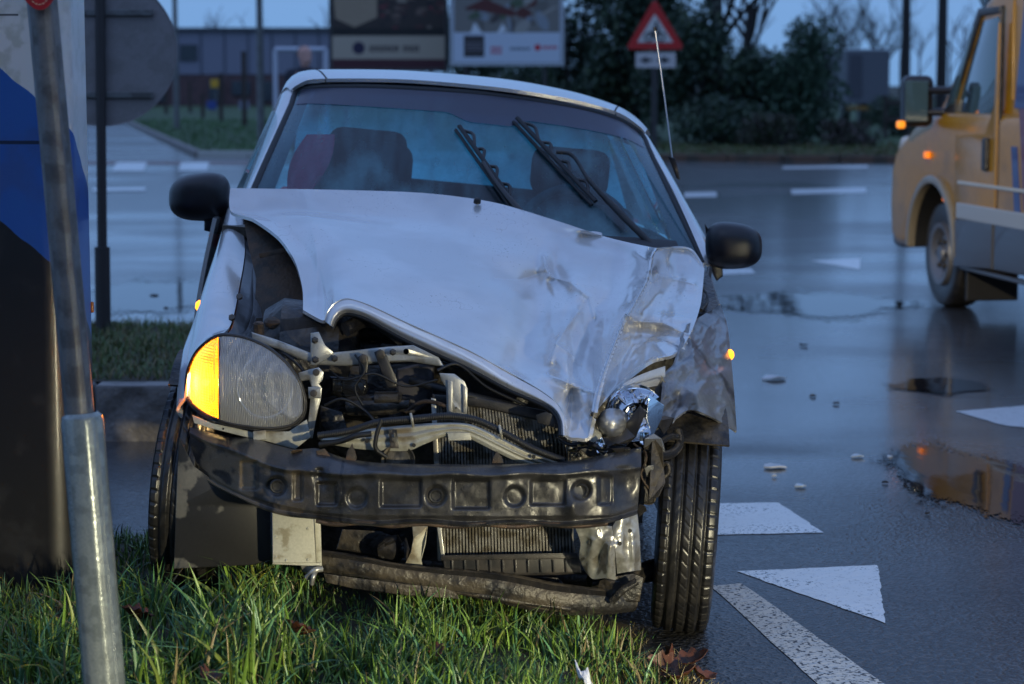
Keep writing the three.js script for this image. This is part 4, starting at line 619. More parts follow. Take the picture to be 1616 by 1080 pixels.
// wrecked headlamp on the other side
{
  const c = P(1000, 652, 5.42), dir = V(-0.25, 0.35, 0.9);
  const wr = part(car, 'headlamp', turned(c, dir, [[0.0, -0.075], [0.03, -0.07], [0.052, -0.05], [0.066, -0.02], [0.071, 0.0], [0.073, 0.003], [0.073, -0.001]], 28), M.chrome, 'smashed headlamp with bare chrome bowl');
  { const p = wr.children; }
  part(wr, 'projector', [turned(P(962, 668, 5.345), V(-0.35, 0.1, 0.9), [[0.034, -0.05], [0.036, -0.01], [0.030, 0.0], [0.026, 0.012], [0.016, 0.022], [0, 0.026]], 24)], M.steel);
  for (const g of [sheet(12, 8, (u, v) => { const a = lerp(0.6, 2.5, u); return P(1004 + Math.cos(a) * lerp(44, 24, v), 646 - Math.sin(a) * lerp(34, 12, v), 5.36 + 0.06 * v + 0.012 * Math.sin(u * 9)); }, 0.003), plate([[1024, 622], [1048, 640], [1044, 662], [1030, 690], [1020, 660]], (x, y) => 5.34 + (x - 1020) * 0.001, 0.004), plate([[935, 700], [950, 690], [960, 712], [945, 722]], 5.32, 0.004), plate([[1008, 682], [1024, 682], [1022, 704], [1010, 702]], 5.32, 0.004)]) part(wr, 'chrome_shard', g, M.chrome);
  part(wr, 'broken_lens', [sheet(20, 10, (u, v) => P(lerp(978, 1050, u), lerp(614 - 36 * u ** 0.6, 622 - 16 * u, v), lerp(5.40, 5.52, u) - 0.01 * Math.sin(Math.PI * v)), 0.004)], M.lens);
  for (const g of [plate([[912, 706], [940, 700], [985, 672], [1010, 640], [1020, 650], [1004, 690], [975, 716], [930, 722]], (x, y) => 5.345 + 0.03 * Math.sin(x * 0.06), 0.012, { bevel: 2 }), plate([[1004, 606], [1044, 592], [1052, 607], [1040, 660], [1028, 640], [1034, 612]], (x) => 5.5, 0.02)]) part(wr, 'lamp_housing', g, M.plastic);
  part(wr, 'bulb_holder', [turned(P(938, 690, 5.36), V(-0.3, 0.4, 0.8), [[0, -0.02], [0.014, -0.02], [0.014, 0.0], [0.02, 0.002], [0.02, 0.008], [0.008, 0.012], [0, 0.014]], 16), ptube([[900, 710, 5.36], [912, 690, 5.37], [920, 680, 5.4]], 0.006)], M.bracket);
  const g = rng(5), bits = []; for (let i = 0; i < 26; i++) { const x = 905 + g() * 130, y = 700 + g() * 26, a = g() * 6, r = 3 + g() * 8, pts = []; for (let k = 0; k < 4; k++) pts.push([x + Math.cos(a + k * 1.6) * r * (0.5 + g()), y + Math.sin(a + k * 1.6) * r * 0.5 * (0.5 + g())]); const dd = 5.27 + 0.05 * g(); bits.push(plate(pts, (xx, yy) => dd + (yy - y) * 0.003, 0.003, { bevel: 0 })); }
  part(wr, 'splinter', bits, M.chrome).userData.kind = 'stuff';
}
// crumpled wing on the picture's right
{
  const W = coons(curve([[1084, 513, 5.86], [1110, 497, 6.1], [1137, 481, 6.3]]), curve([[1034, 679, 5.40], [1058, 667, 5.42], [1084, 648, 5.47], [1107, 651, 5.52], [1141, 668, 5.66], [1163, 681, 5.76]]), curve([[1084, 513, 5.86], [1071, 547, 5.72], [1062, 575, 5.62], [1048, 592, 5.52], [1042, 640, 5.44], [1034, 679, 5.40]]), curve([[1137, 481, 6.3], [1149, 520, 6.12], [1158, 610, 5.88], [1163, 681, 5.76]]));
  const wd = (x, y) => 0.03 * bump(x, y, 1085, 590, 10, 40, -0.5) - 0.028 * bump(x, y, 1072, 575, 8, 22, -0.4) + 0.03 * bump(x, y, 1120, 560, 16, 60, 0.1) - 0.02 * bump(x, y, 1100, 620, 18, 14) + 0.022 * bump(x, y, 1070, 630, 12, 24, 0.6) - 0.02 * bump(x, y, 1090, 540, 5, 30, -0.2) - 0.030 * (ridged(x, y, 24, 121) - 0.55) - 0.012 * (ridged(x, y, 10, 122) - 0.55);
  const wing = part(car, 'wing', slantUV(sheet(60, 70, (u, v) => { const p = W(u, v); return P(p[0], p[1], p[2] + wd(p[0], p[1]) * sstep(0, 0.05, u)); }, 0.006)), M.paintDirty, 'crushed grey stained front wing torn above the tyre');
  part(wing, 'side_repeater', turned(P(1151, 560, 6.0), V(1, 0.1, 0.3), [[0, -0.008], [0.015, -0.008], [0.0145, 0.006], [0.008, 0.012], [0, 0.013]], 18), M.amber, 'lit amber side repeater');
  part(wing, 'wing_rear', sheet(24, 24, (u, v) => { const a = P(...curve([[1137, 481, 6.3], [1128, 455, 6.5], [1120, 425, 6.66]])(u)), top = a.clone(), x = C(0.755, 0, lerp(0.55, 0.86, u)).x + 0.01; const t = v; return V(lerp(top.x, x + 0.03 * Math.sin(Math.PI * t), sstep(0, 0.25, t)), lerp(top.y, lerp(0.42, 0.25, u), t), top.z); }, 0.006), M.paint);
  part(wing, 'inner_flange', [plate([[1100, 440], [1112, 425], [1122, 440], [1134, 482], [1112, 498], [1094, 512], [1098, 470]], (x, y) => 6.42 - (y - 425) * 0.004, 0.01), ptube([[1120, 424, 6.5], [1118, 445, 6.4], [1124, 470, 6.3]], 0.008), ptube([[1108, 455, 6.3], [1116, 470, 6.25], [1106, 490, 6.1]], 0.006)], M.oily);
  part(car, 'torn_brace', [plate([[1014, 692], [1030, 688], [1046, 708], [1048, 740], [1050, 762], [1040, 784], [1024, 792], [1016, 770], [1020, 735]], (x, y) => 5.33 + 0.02 * Math.sin(y * 0.07), 0.006), ptube([[1040, 720, 5.42], [1060, 716, 5.46], [1072, 700, 5.5], [1070, 680, 5.52]], 0.012), ptube([[1044, 735, 5.38], [1054, 732, 5.37], [1056, 745, 5.37], [1048, 754, 5.37]], 0.006), ptube([[1040, 700, 5.4], [1056, 690, 5.44], [1070, 690, 5.5]], 0.008)], M.grime);
  for (const s of [-1, 1]) part(car, 'arch_shell', sheet(20, 6, (u, v) => { const a = lerp(s < 0 ? 0.95 : 0.85, 2.9, u); return C(s * lerp(0.52, 0.72, v), 0.285 + Math.sin(a) * 0.335, 0.02 - Math.cos(a) * 0.335); }, 0.006), M.grime);
  for (const s of [-1, 1]) part(car, 'arch_wall', sheet(10, 6, (u, v) => C(s * 0.515, lerp(0.3, 0.62, v), lerp(-0.12, 0.45, u)), 0.01), M.oily);
}

// loose cables, clips and torn trim in the bay and at the crushed corner
{
  const runs = [[[520, 585, 5.47], [545, 600, 5.43], [590, 590, 5.42], [640, 610, 5.43], [690, 600, 5.42]], [[512, 640, 5.43], [540, 630, 5.42], [575, 648, 5.42], [600, 676, 5.4]], [[640, 650, 5.44], [668, 634, 5.42], [700, 640, 5.41], [745, 668, 5.42]], [[560, 560, 5.44], [575, 585, 5.42], [560, 612, 5.42], [572, 640, 5.42]], [[690, 585, 5.44], [720, 575, 5.46], [770, 612, 5.45], [830, 640, 5.44]], [[880, 690, 5.36], [900, 702, 5.33], [930, 700, 5.31], [955, 716, 5.3]], [[1000, 700, 5.33], [1020, 720, 5.31], [1012, 750, 5.31], [1024, 772, 5.32]], [[420, 548, 5.5], [450, 560, 5.46], [478, 585, 5.44], [486, 600, 5.44]]];
  runs.forEach((q, i) => part(car, 'cable', ptube(q, 0.0028 + 0.0012 * (i % 3), { n: 36, k: 6 }), i % 4 === 2 ? M.rust : M.rubber));
  const g = rng(9); for (const [x, y, r, d, m] of [[1036, 700, 22, 5.33, M.paintDirty], [1024, 742, 16, 5.31, M.galv], [985, 716, 20, 5.29, M.plastic], [960, 726, 14, 5.27, M.galv], [1052, 672, 18, 5.4, M.plastic], [1012, 806, 14, 5.33, M.grime], [470, 716, 12, 5.28, M.rust], [905, 715, 10, 5.3, M.bracket]]) { const pts = []; for (let k = 0; k < 7; k++) { const a = k / 7 * 6.283, q = r * (0.35 + 0.8 * g()); pts.push([x + Math.cos(a) * q, y + Math.sin(a) * q * 0.8]); } part(car, 'torn_scrap', plate(pts, (xx, yy) => d + 0.0012 * (xx - x) * (g() < 2 ? 1 : 0) + 0.02 * Math.sin((yy - y) * 0.15), 0.003, { bevel: 0.4, seg: 1 }), m); }
}
// ---------------------------------------------------------------- work lamp that lights the wreck from behind the photographer's right
{
  const at = V(4.4, 0.85, 2.2), foot = V(4.4, 0, 2.2);
  const t = thing('work_lamp', 'portable floodlight on a yellow tripod shining at the wreck', 'lamp', foot);
  const aim = V(-0.3, -4.6, -5.8), dir = aim.clone().sub(at).normalize();
  const m = new THREE.Matrix4().lookAt(at, at.clone().sub(dir), V(0, 1, 0)); m.setPosition(at);
  part(t, 'housing', box(0.30, 0.20, 0.07, V(0, 0, -0.045), 0.015).applyMatrix4(m), M.plastic);
  part(t, 'lamp_face', box(0.26, 0.16, 0.006, V(0, 0, -0.006), 0.002).applyMatrix4(m), phy([0.9, 0.9, 0.8], 0.3, { emissive: lin(1, 0.93, 0.72), emissiveIntensity: 6 }));
  const yellow = std([0.5, 0.3, 0.02], 0.5);
  part(t, 'pole', tube([V(4.4, 0.35, 2.2), V(4.4, 0.80, 2.2)], 0.016), yellow);
  for (let i = 0; i < 3; i++) { const a = i * 2.094 + 0.4; part(t, 'leg', tube([V(4.4, 0.55, 2.2), V(4.4 + Math.cos(a) * 0.42, 0.01, 2.2 + Math.sin(a) * 0.42)], 0.012), yellow); }
  const s = new THREE.SpotLight(lin(1, 0.90, 0.60), 340, 0, 0.57, 0.3, 2); s.position.copy(at.clone().addScaledVector(dir, 0.02).sub(foot)); s.target.position.copy(aim.clone().sub(foot)); s.castShadow = true; s.shadow.radius = 4; s.name = 'work_lamp_light';
  t.add(s, s.target);
}
// a second, taller lamp further back throws the glare on the van's flank
{
  const at = V(-3.5, 4.6, 4), foot = V(-3.5, 0, 4), aim = V(3.25, 1.0, -14.6), dir = aim.clone().sub(at).normalize(), yellow = std([0.5, 0.3, 0.02], 0.5);
  const t = thing('work_lamp', 'tall floodlight mast on a tripod aimed at the yellow van', 'lamp', foot), m = new THREE.Matrix4().lookAt(at, at.clone().sub(dir), V(0, 1, 0)); m.setPosition(at);
  part(t, 'housing', box(0.34, 0.24, 0.08, V(0, 0, -0.05), 0.015).applyMatrix4(m), M.plastic);
  part(t, 'lamp_face', box(0.30, 0.20, 0.006, V(0, 0, -0.006), 0.002).applyMatrix4(m), phy([0.9, 0.9, 0.8], 0.3, { emissive: lin(1, 0.9, 0.68), emissiveIntensity: 6 }));
  part(t, 'pole', tube([V(-3.5, 0.5, 4), V(-3.5, 4.52, 4)], 0.024), yellow);
  for (let i = 0; i < 3; i++) { const a = i * 2.094; part(t, 'leg', tube([V(-3.5, 1.1, 4), V(-3.5 + Math.cos(a) * 0.7, 0.01, 4 + Math.sin(a) * 0.7)], 0.016), yellow); }
  const s = new THREE.SpotLight(lin(1, 0.86, 0.6), 480, 0, 0.092, 0.45, 2); s.position.copy(at.clone().addScaledVector(dir, 0.02).sub(foot)); s.target.position.copy(aim.clone().sub(foot)); s.castShadow = true; s.shadow.radius = 5; s.name = 'mast_lamp_light'; t.add(s, s.target);
}
// ---------------------------------------------------------------- roadside cabinet with a striped wrap
{
  const x1 = -1.138, x0 = -1.98, d0 = 5.68, d1 = 6.0, r = 0.08, h0 = 0.06, h1 = 2.35, foot = V((x0 + x1) / 2, h0, -(d0 + d1) / 2);
  const t = thing('cabinet', 'tall roadside cabinet wrapped in white, blue and black diagonal bands', 'cabinet', foot);
  const path = []; // outline from the middle of the back, counter-clockwise seen from above: back, left, front, right
  const corner = (cx, cz, a0, a1) => { for (let i = 0; i <= 8; i++) { const a = lerp(a0, a1, i / 8); path.push([cx + Math.cos(a) * r, cz + Math.sin(a) * r]); } };
  path.push([(x0 + x1) / 2, -d1]); corner(x0 + r, -d1 + r, -Math.PI / 2, -Math.PI); corner(x0 + r, -d0 - r, Math.PI, Math.PI / 2); corner(x1 - r, -d0 - r, Math.PI / 2, 0); corner(x1 - r, -d1 + r, 0, -Math.PI / 2); path.push([(x0 + x1) / 2, -d1]);
  const len = [0]; for (let i = 1; i < path.length; i++) len.push(len[i - 1] + Math.hypot(path[i][0] - path[i - 1][0], path[i][1] - path[i - 1][1]));
  const LT = len[len.length - 1], sFront = len[10 + 8] - r;      // where the front face begins
  const pos = [], uv = [], idx = [], NY = 20;
  for (let j = 0; j <= NY; j++) for (let i = 0; i < path.length; i++) { pos.push(path[i][0], lerp(h0, h1, j / NY), path[i][1]); uv.push(len[i] / LT, j / NY); }
  for (let j = 0; j < NY; j++) for (let i = 0; i + 1 < path.length; i++) { const a = j * path.length + i; idx.push(a, a + 1, a + path.length, a + 1, a + path.length + 1, a + path.length); }
  const g = new THREE.BufferGeometry(); g.setAttribute('position', new THREE.Float32BufferAttribute(pos, 3)); g.setAttribute('uv', new THREE.Float32BufferAttribute(uv, 2)); g.setIndex(idx); g.computeVertexNormals();
  const iF = 1 + 9 + 8, lenF = len[iF];                          // end of the front-left corner: x there is x0 + r
  const wrap = texture(2048, 1024, (u, v) => {
    const s = u * LT, X = x0 + r + (s - lenF), Y = lerp(h0, h1, v), n = fbm(u, v, 24, 5, 131), w = 0.002 * Math.sin(s * 90), a = 1.496 - 0.83 * (X + 1.325) + w, b = 1.097 - 0.83 * (X + 1.325) + w;
    let c = Y > a ? [0.62, 0.62, 0.60] : Y > b ? [0.012, 0.085, 0.34] : [0.006, 0.005, 0.005];
    const seam = Math.abs(Y - 1.295) < 0.004 && X < -1.17 || Math.abs(Y - 1.62) < 0.003 && X < -1.26;
    const dirt = sstep(0.52, 0.72, n), grime = sstep(0.45, 0.7, fbm(u, v, 60, 4, 132)) * (X < -1.2 ? 1 : 0.4);
    c = c.map((q) => lerp(q, 0.05, 0.22 * dirt)); if (Y > a) c = [lerp(c[0], 0.30, 0.5 * grime), lerp(c[1], 0.32, 0.5 * grime), lerp(c[2], 0.24, 0.5 * grime)];
    if (seam) c = c.map((q) => q * 0.15); return c.map(enc);
  }, true);
  part(t, 'shell', g, phy(1, 0.42, { map: wrap, clearcoat: 0.3, clearcoatRoughness: 0.1 }));
  part(t, 'roof_cap', box(x1 - x0 + 0.04, 0.06, d1 - d0 + 0.04, V((x0 + x1) / 2, h1 + 0.03, -(d0 + d1) / 2), 0.02), M.postDark);
  part(t, 'marker_lamp', [box(0.016, 0.03, 0.016, P(143, 485, d1 - 0.06), 0.004)], M.amberOff);
}
// ---------------------------------------------------------------- leaning give-way sign
{
  const d = 4.46, foot = P(173, 1185, d), t = thing('give_way_sign', 'leaning galvanised sign post beside the striped cabinet with red-edged triangle', 'road sign', foot);
  const a = P(173, 1185, d), b = P(129, 660, d), top = P(125.5, 660, d), up = P(66, 0, d), dir = up.clone().sub(top).normalize(), tip = top.clone().addScaledVector(dir, 1.72);
  const L = b.clone().sub(a).length(), ax = b.clone().sub(a).normalize();
  part(t, 'sleeve', turned(a, ax, [[0, -0.05], [0.0435, -0.05], [0.0435, L * 0.5], [0.0435, L - 0.008], [0.041, L + 0.004], [0.0325, L + 0.012], [0.031, L + 0.012]], 40), M.post);
  part(t, 'pole', turned(top, dir, [[0.0305, -0.02], [0.0305, 0.8], [0.0305, 1.72], [0, 1.73]], 36), M.postDark);
  // triangle, point down, in front of the pole
  const s = 0.45, c0 = P(65, 20, d - 0.05), rot = Math.atan2(-dir.x, dir.y);
  const tri = (k, rr, z, th, sh = 0) => { const S = new THREE.Shape(), H = s * 1.732 * k, W = s * k, pts = [[0, 0], [W, H], [-W, H]]; for (let i = 0; i < 3; i++) { const p = pts[i], q = pts[(i + 1) % 3], o = pts[(i + 2) % 3], l1 = Math.hypot(o[0] - p[0], o[1] - p[1]), l2 = Math.hypot(q[0] - p[0], q[1] - p[1]), e1 = [p[0] + (o[0] - p[0]) / l1 * rr, p[1] + (o[1] - p[1]) / l1 * rr], e2 = [p[0] + (q[0] - p[0]) / l2 * rr, p[1] + (q[1] - p[1]) / l2 * rr]; i ? S.lineTo(...e1) : S.moveTo(...e1); S.quadraticCurveTo(p[0], p[1], e2[0], e2[1]); } S.closePath(); const g = new THREE.ExtrudeGeometry(S, { depth: th, bevelEnabled: false, curveSegments: 10 }); g.translate(0, sh, z); g.rotateZ(rot); g.translate(c0.x, c0.y, c0.z); return boxUV(g.toNonIndexed()); };
  const pl = part(t, 'sign_plate', tri(1, 0.07, 0, 0.006, -0.025), std([0.42, 0.012, 0.016], 0.4), 'red rimmed give-way triangle');
  part(pl, 'white_field', tri(0.62, 0.03, 0.0065, 0.002, 0.16), std([0.7, 0.7, 0.68], 0.5));
  const st = []; for (let i = 0; i < 7; i++) { const an = lerp(-1.0, 1.0, i / 6); const p = V(Math.sin(an) * 0.021, 0.016 + (1 - Math.cos(an)) * 0.028, 0.0075).applyAxisAngle(V(0, 0, 1), rot).add(c0); st.push(box(0.005, 0.0015, 0.002, p, 0, [0, 0, an + rot])); }
  part(pl, 'edge_stitch', st, std([0.7, 0.65, 0.4], 0.5)).userData.kind = 'stuff';
  part(t, 'clamp', [turned(top.clone().addScaledVector(dir, 1.25), dir, [[0.031, -0.02], [0.036, -0.02], [0.036, 0.02], [0.031, 0.02]], 24)], M.steel);
}
// ---------------------------------------------------------------- round sign on the island, seen from behind
{
  const d = 10.75, foot = P(163, 536, d), t = thing('round_sign', 'grey back of a round road sign on a thin dark post', 'road sign', foot);
  const a = P(162.5, 530, d), m = P(161, 390, d), top = P(157, -60, d);
  part(t, 'sleeve', tube([a.clone().add(V(0, -0.12, 0)), m], 0.038, { k: 20 }), M.postRust);
  part(t, 'pole', tube([m, top], 0.024, { k: 18 }), M.postRust);
  const c = P(160, 80, d + 0.035), disc = part(t, 'disc', turned(c, V(0.02, 0, 1), [[0, 0], [0.36, 0], [0.366, 0.006], [0.366, -0.016], [0, -0.016]], 72), std(1, 0.55, { map: dirtMap(512, 2.5, [0.30, 0.27, 0.27], [0.26, 0.235, 0.23], 6, 0.3, 0.6, 141), metalness: 0.3 }));
  for (const y of [20, 150]) part(disc, 'rail', box(0.5, 0.03, 0.014, P(160, y, d + 0.024), 0.004), M.postDark);
}
// ---------------------------------------------------------------- yellow van driving away on the right
{
  const A = 7.5 * Math.PI / 180, foot = G(1470, 484);
  const t = thing('delivery_van', 'golden yellow delivery van with grey lower panels and dark red graphics', 'van', foot);
  const fw = V(-Math.sin(A), 0, -Math.cos(A)), rt = V(Math.cos(A), 0, -Math.sin(A));
  const W = (s, y, w) => foot.clone().addScaledVector(fw, s).addScaledVector(rt, w + 0.02).add(V(0, y, 0));
  const mat = new THREE.Matrix4().makeBasis(fw, V(0, 1, 0), rt); mat.setPosition(foot.clone().addScaledVector(rt, 0.0));   // local: x forward, y up, z to the van's right
  const put = (g) => { g.applyMatrix4(mat); return g; };
  const gold = phy(1, 0.4, { map: dirtMap(512, 0.7, [0.46, 0.215, 0.006], [0.35, 0.17, 0.012], 6, 0.3, 0.55, 151), clearcoat: 0.45, clearcoatRoughness: 0.14 }), clad = phy([0.06, 0.06, 0.066], 0.4, { clearcoat: 0.3 }), dark = M.plastic;
  const prof = (pts) => { const S = new THREE.Shape(pts.map(([x, y]) => new THREE.Vector2(x, y))); return S; };
  const arch = (cx, cy, r, n = 14) => { const o = []; for (let i = 0; i <= n; i++) { const a = Math.PI - i / n * Math.PI; o.push([cx + Math.cos(a) * r, cy + Math.sin(a) * r]); } return o; };
  const ext = (S, z0, z1, bev, seg = 3) => { const g = new THREE.ExtrudeGeometry(S, { depth: z1 - z0 - 2 * bev, bevelEnabled: bev > 0, bevelSize: bev, bevelOffset: -bev, bevelThickness: bev, bevelSegments: seg, curveSegments: 16 }); g.translate(0, 0, z0 + bev); return crease(g, 0.5); };
  // lower body with wheel arches, then bonnet, cab and load space
  const lower = prof([[-4.6, 0.42], [-3.55, 0.40], ...arch(-3.1, 0.36, 0.44), [-2.6, 0.36], [-0.5, 0.30], ...arch(0, 0.36, 0.44), [0.8, 0.34], [0.93, 0.40], [0.97, 0.62], [0.95, 0.86], [0.86, 1.0], [0.5, 1.16], [0.12, 1.25], [-0.1, 1.27], [-4.6, 1.27]]);
  const body = part(t, 'body', put(ext(lower, 0, 1.98, 0.07, 5)), gold);
  const cab = prof([[0.16, 1.22], [0.1, 1.28], [-0.64, 1.90], [-0.8, 1.98], [-1.05, 2.06], [-1.4, 2.28], [-1.7, 2.36], [-4.6, 2.36], [-4.6, 1.2]]);
  part(t, 'upper_body', put(ext(cab, 0.045, 1.935, 0.08, 5)), gold);
  part(body, 'side_step', put(box(4.0, 0.03, 0.04, V(-2.5, 0.30, 0.03), 0.01)), clad);
  // windows stand a few millimetres proud of the skin
  const glass = phy([0.05, 0.09, 0.11], 0.05, { clearcoat: 1 });
  part(t, 'side_window', put(ext(prof([[-0.30, 1.28], [-0.36, 1.34], [-0.74, 1.82], [-1.02, 1.84], [-1.08, 1.72], [-1.10, 1.40], [-0.9, 1.24], [-0.6, 1.20], [-0.4, 1.22]]), 0.035, 0.06, 0.006, 2)), glass);
  part(t, 'window_frame', put(ext(prof([[-0.06, 1.24], [-0.68, 1.90], [-1.06, 1.90], [-1.06, 1.86], [-0.72, 1.85], [-0.30, 1.36], [-0.30, 1.22], [-0.5, 1.17], [-0.95, 1.18], [-0.6, 1.14], [-0.3, 1.15]]), 0.028, 0.06, 0.006, 2)), dark);
  part(t, 'quarter_window', put(ext(prof([[-0.10, 1.28], [-0.28, 1.32], [-0.62, 1.78], [-0.60, 1.80]]), 0.024, 0.06, 0.004, 2)), glass);
  part(t, 'windscreen', put(sheet(4, 8, (u, v) => V(lerp(0.11, -0.60, v) + 0.02, lerp(1.30, 1.88, v), lerp(0.16, 1.82, u)), 0.006)), glass);
  // door gaps as dark recesses, handle, swage strips
  const door = part(t, 'door', put(ext(prof([[-0.42, 0.60], [-0.42, 1.12], [-0.95, 1.14], [-1.10, 1.3], [-1.14, 1.8], [-1.16, 1.8], [-1.16, 0.60]]), -0.008, 0.03, 0.006, 2)), gold);
  part(door, 'door_handle', put(box(0.07, 0.20, 0.04, V(-1.02, 1.02, -0.02), 0.015)), dark);
  part(t, 'door_gap', [put(box(0.016, 1.5, 0.02, V(-1.18, 1.15, 0.006), 0.004))], dark);
  part(t, 'panel_bead', [put(tube([V(-1.28, 1.35, 0.046), V(-1.28, 2.0, 0.05), V(-1.4, 2.14, 0.06), V(-2.6, 2.16, 0.06)], 0.012))], gold);
  const cl = part(t, 'lower_cladding', [put(ext(prof([[-0.47, 0.30], [-0.47, 0.60], [-1.16, 0.62], [-1.16, 0.34]]), -0.022, 0.03, 0.012, 3)), put(ext(prof([[-1.2, 0.34], [-1.2, 0.62], [-2.5, 0.62], [-2.5, 0.36]]), -0.022, 0.03, 0.012, 3))], clad);
  part(cl, 'rub_strip', [put(box(2.0, 0.10, 0.02, V(-1.5, 0.655, -0.012), 0.008))], phy([0.36, 0.35, 0.32], 0.35, { clearcoat: 0.5 }));
  part(cl, 'swage_line', [put(box(2.0, 0.022, 0.014, V(-1.5, 0.83, -0.01), 0.005))], phy([0.5, 0.46, 0.36], 0.3, { clearcoat: 0.6 }));
  part(t, 'wheel_arch_trim', put(ext(prof([...arch(0, 0.36, 0.495, 20), ...arch(0, 0.36, 0.44, 20).reverse()]), -0.03, 0.06, 0.012, 3)), phy([0.22, 0.18, 0.12], 0.35, { clearcoat: 0.5 }));
  part(t, 'front_bumper', put(box(0.2, 0.36, 1.9, V(0.92, 0.5, 0.99), 0.05)), clad);
  part(t, 'arch_lining', put(sheet(20, 2, (u, v) => V(Math.cos(u * Math.PI) * 0.436, 0.36 + Math.sin(u * Math.PI) * 0.436, lerp(0.02, 0.5, v)))), M.rubber);
  part(t, 'chassis', put(box(4.6, 0.25, 1.3, V(-2.2, 0.42, 0.99), 0.03)), M.rubber);
  part(t, 'mud_flap', put(box(0.03, 0.36, 0.34, V(-0.46, 0.26, 0.24), 0.01)), M.rubber);
  part(t, 'graphic', [put(ext(prof([[-1.62, 0.72], [-1.50, 1.36], [-1.56, 1.9], [-4.4, 1.9], [-4.4, 0.72]]), -0.004, 0.02, 0.002, 1))], phy([0.13, 0.012, 0.02], 0.35, { clearcoat: 0.6 }), 'dark red graphic');
  part(t, 'graphic_edge', [put(ext(prof([[-1.48, 0.70], [-1.40, 1.08], [-1.50, 1.08], [-1.58, 0.70]]), -0.006, 0.02, 0.002, 1)), put(ext(prof([[-1.44, 1.3], [-1.56, 1.92], [-1.74, 1.92], [-1.62, 1.3]]), -0.006, 0.02, 0.002, 1)), put(box(0.5, 0.04, 0.01, V(-1.75, 1.36, -0.006), 0.003))], phy([0.02, 0.03, 0.14], 0.35, { clearcoat: 0.6 }), 'dark blue edging of the graphic');
  for (const [x, y] of [[0.12, 0.98], [-0.28, 0.72]]) part(t, 'side_marker', put(box(0.07, 0.045, 0.03, V(x, y, -0.012), 0.01)), phy([0.9, 0.22, 0.01], 0.3, { emissive: lin(1, 0.22, 0.01), emissiveIntensity: 0.7 }), 'small lit orange side marker');
  // mirror on its two arms
  const mi = part(t, 'door_mirror', put(box(0.14, 0.33, 0.20, V(0.02, 1.33, -0.12), 0.05)), M.trim);
  part(mi, 'mirror_arm', [put(tube([V(-0.1, 1.26, 0.05), V(-0.02, 1.26, -0.08)], 0.025)), put(tube([V(-0.14, 1.40, 0.06), V(-0.02, 1.40, -0.08)], 0.025))], M.trim);
  part(mi, 'mirror_glass', put(box(0.01, 0.26, 0.15, V(-0.067, 1.33, -0.15), 0.004)), glass);
  part(mi, 'mirror_indicator', put(box(0.06, 0.05, 0.05, V(0.0, 1.18, -0.23), 0.015)), phy([0.9, 0.3, 0.02], 0.3, { emissive: lin(1, 0.3, 0.02), emissiveIntensity: 0.8 }));
  part(t, 'headlamp', put(box(0.30, 0.26, 0.10, V(0.72, 0.92, 0.06), 0.05, [0, 0, 0.5])), M.lens);
  for (const s of [0, -3.1]) {
    const w = part(t, 'wheel', put(crease(new THREE.LatheGeometry([[0, 0.03], [0.05, 0.03], [0.06, 0.0], [0.13, -0.015], [0.17, 0.03], [0.20, 0.035], [0.21, 0.0]].map(([a, b]) => new THREE.Vector2(Math.max(a, 1e-4), b)), 32).rotateX(-Math.PI / 2)).translate(s, 0.345, 0.075)), M.hubcap);
    const ty = new THREE.LatheGeometry([[0.205, 0.09], [0.24, 0.10], [0.31, 0.105], [0.335, 0.09], [0.346, 0.06], [0.346, -0.06], [0.335, -0.09], [0.31, -0.105], [0.205, -0.09]].map(([a, b]) => new THREE.Vector2(a, b)), 48).rotateX(-Math.PI / 2).translate(s, 0.345, 0.16);
    part(w, 'tyre', put(boxUV(ty.toNonIndexed())), M.tyre);
    for (let i = 0; i < 6; i++) { const a = i * Math.PI / 3; part(w, 'wheel_nut', put(join([new THREE.CylinderGeometry(0.016, 0.016, 0.03, 6).rotateX(Math.PI / 2).translate(s + Math.cos(a) * 0.09, 0.345 + Math.sin(a) * 0.09, 0.065)])), M.bolt); }
  }
  for (const s of [0, -3.1]) part(t, 'far_wheel', put(boxUV(new THREE.CylinderGeometry(0.345, 0.345, 0.2, 32).rotateX(Math.PI / 2).translate(s, 0.345, 1.8).toNonIndexed())), M.tyre);
}
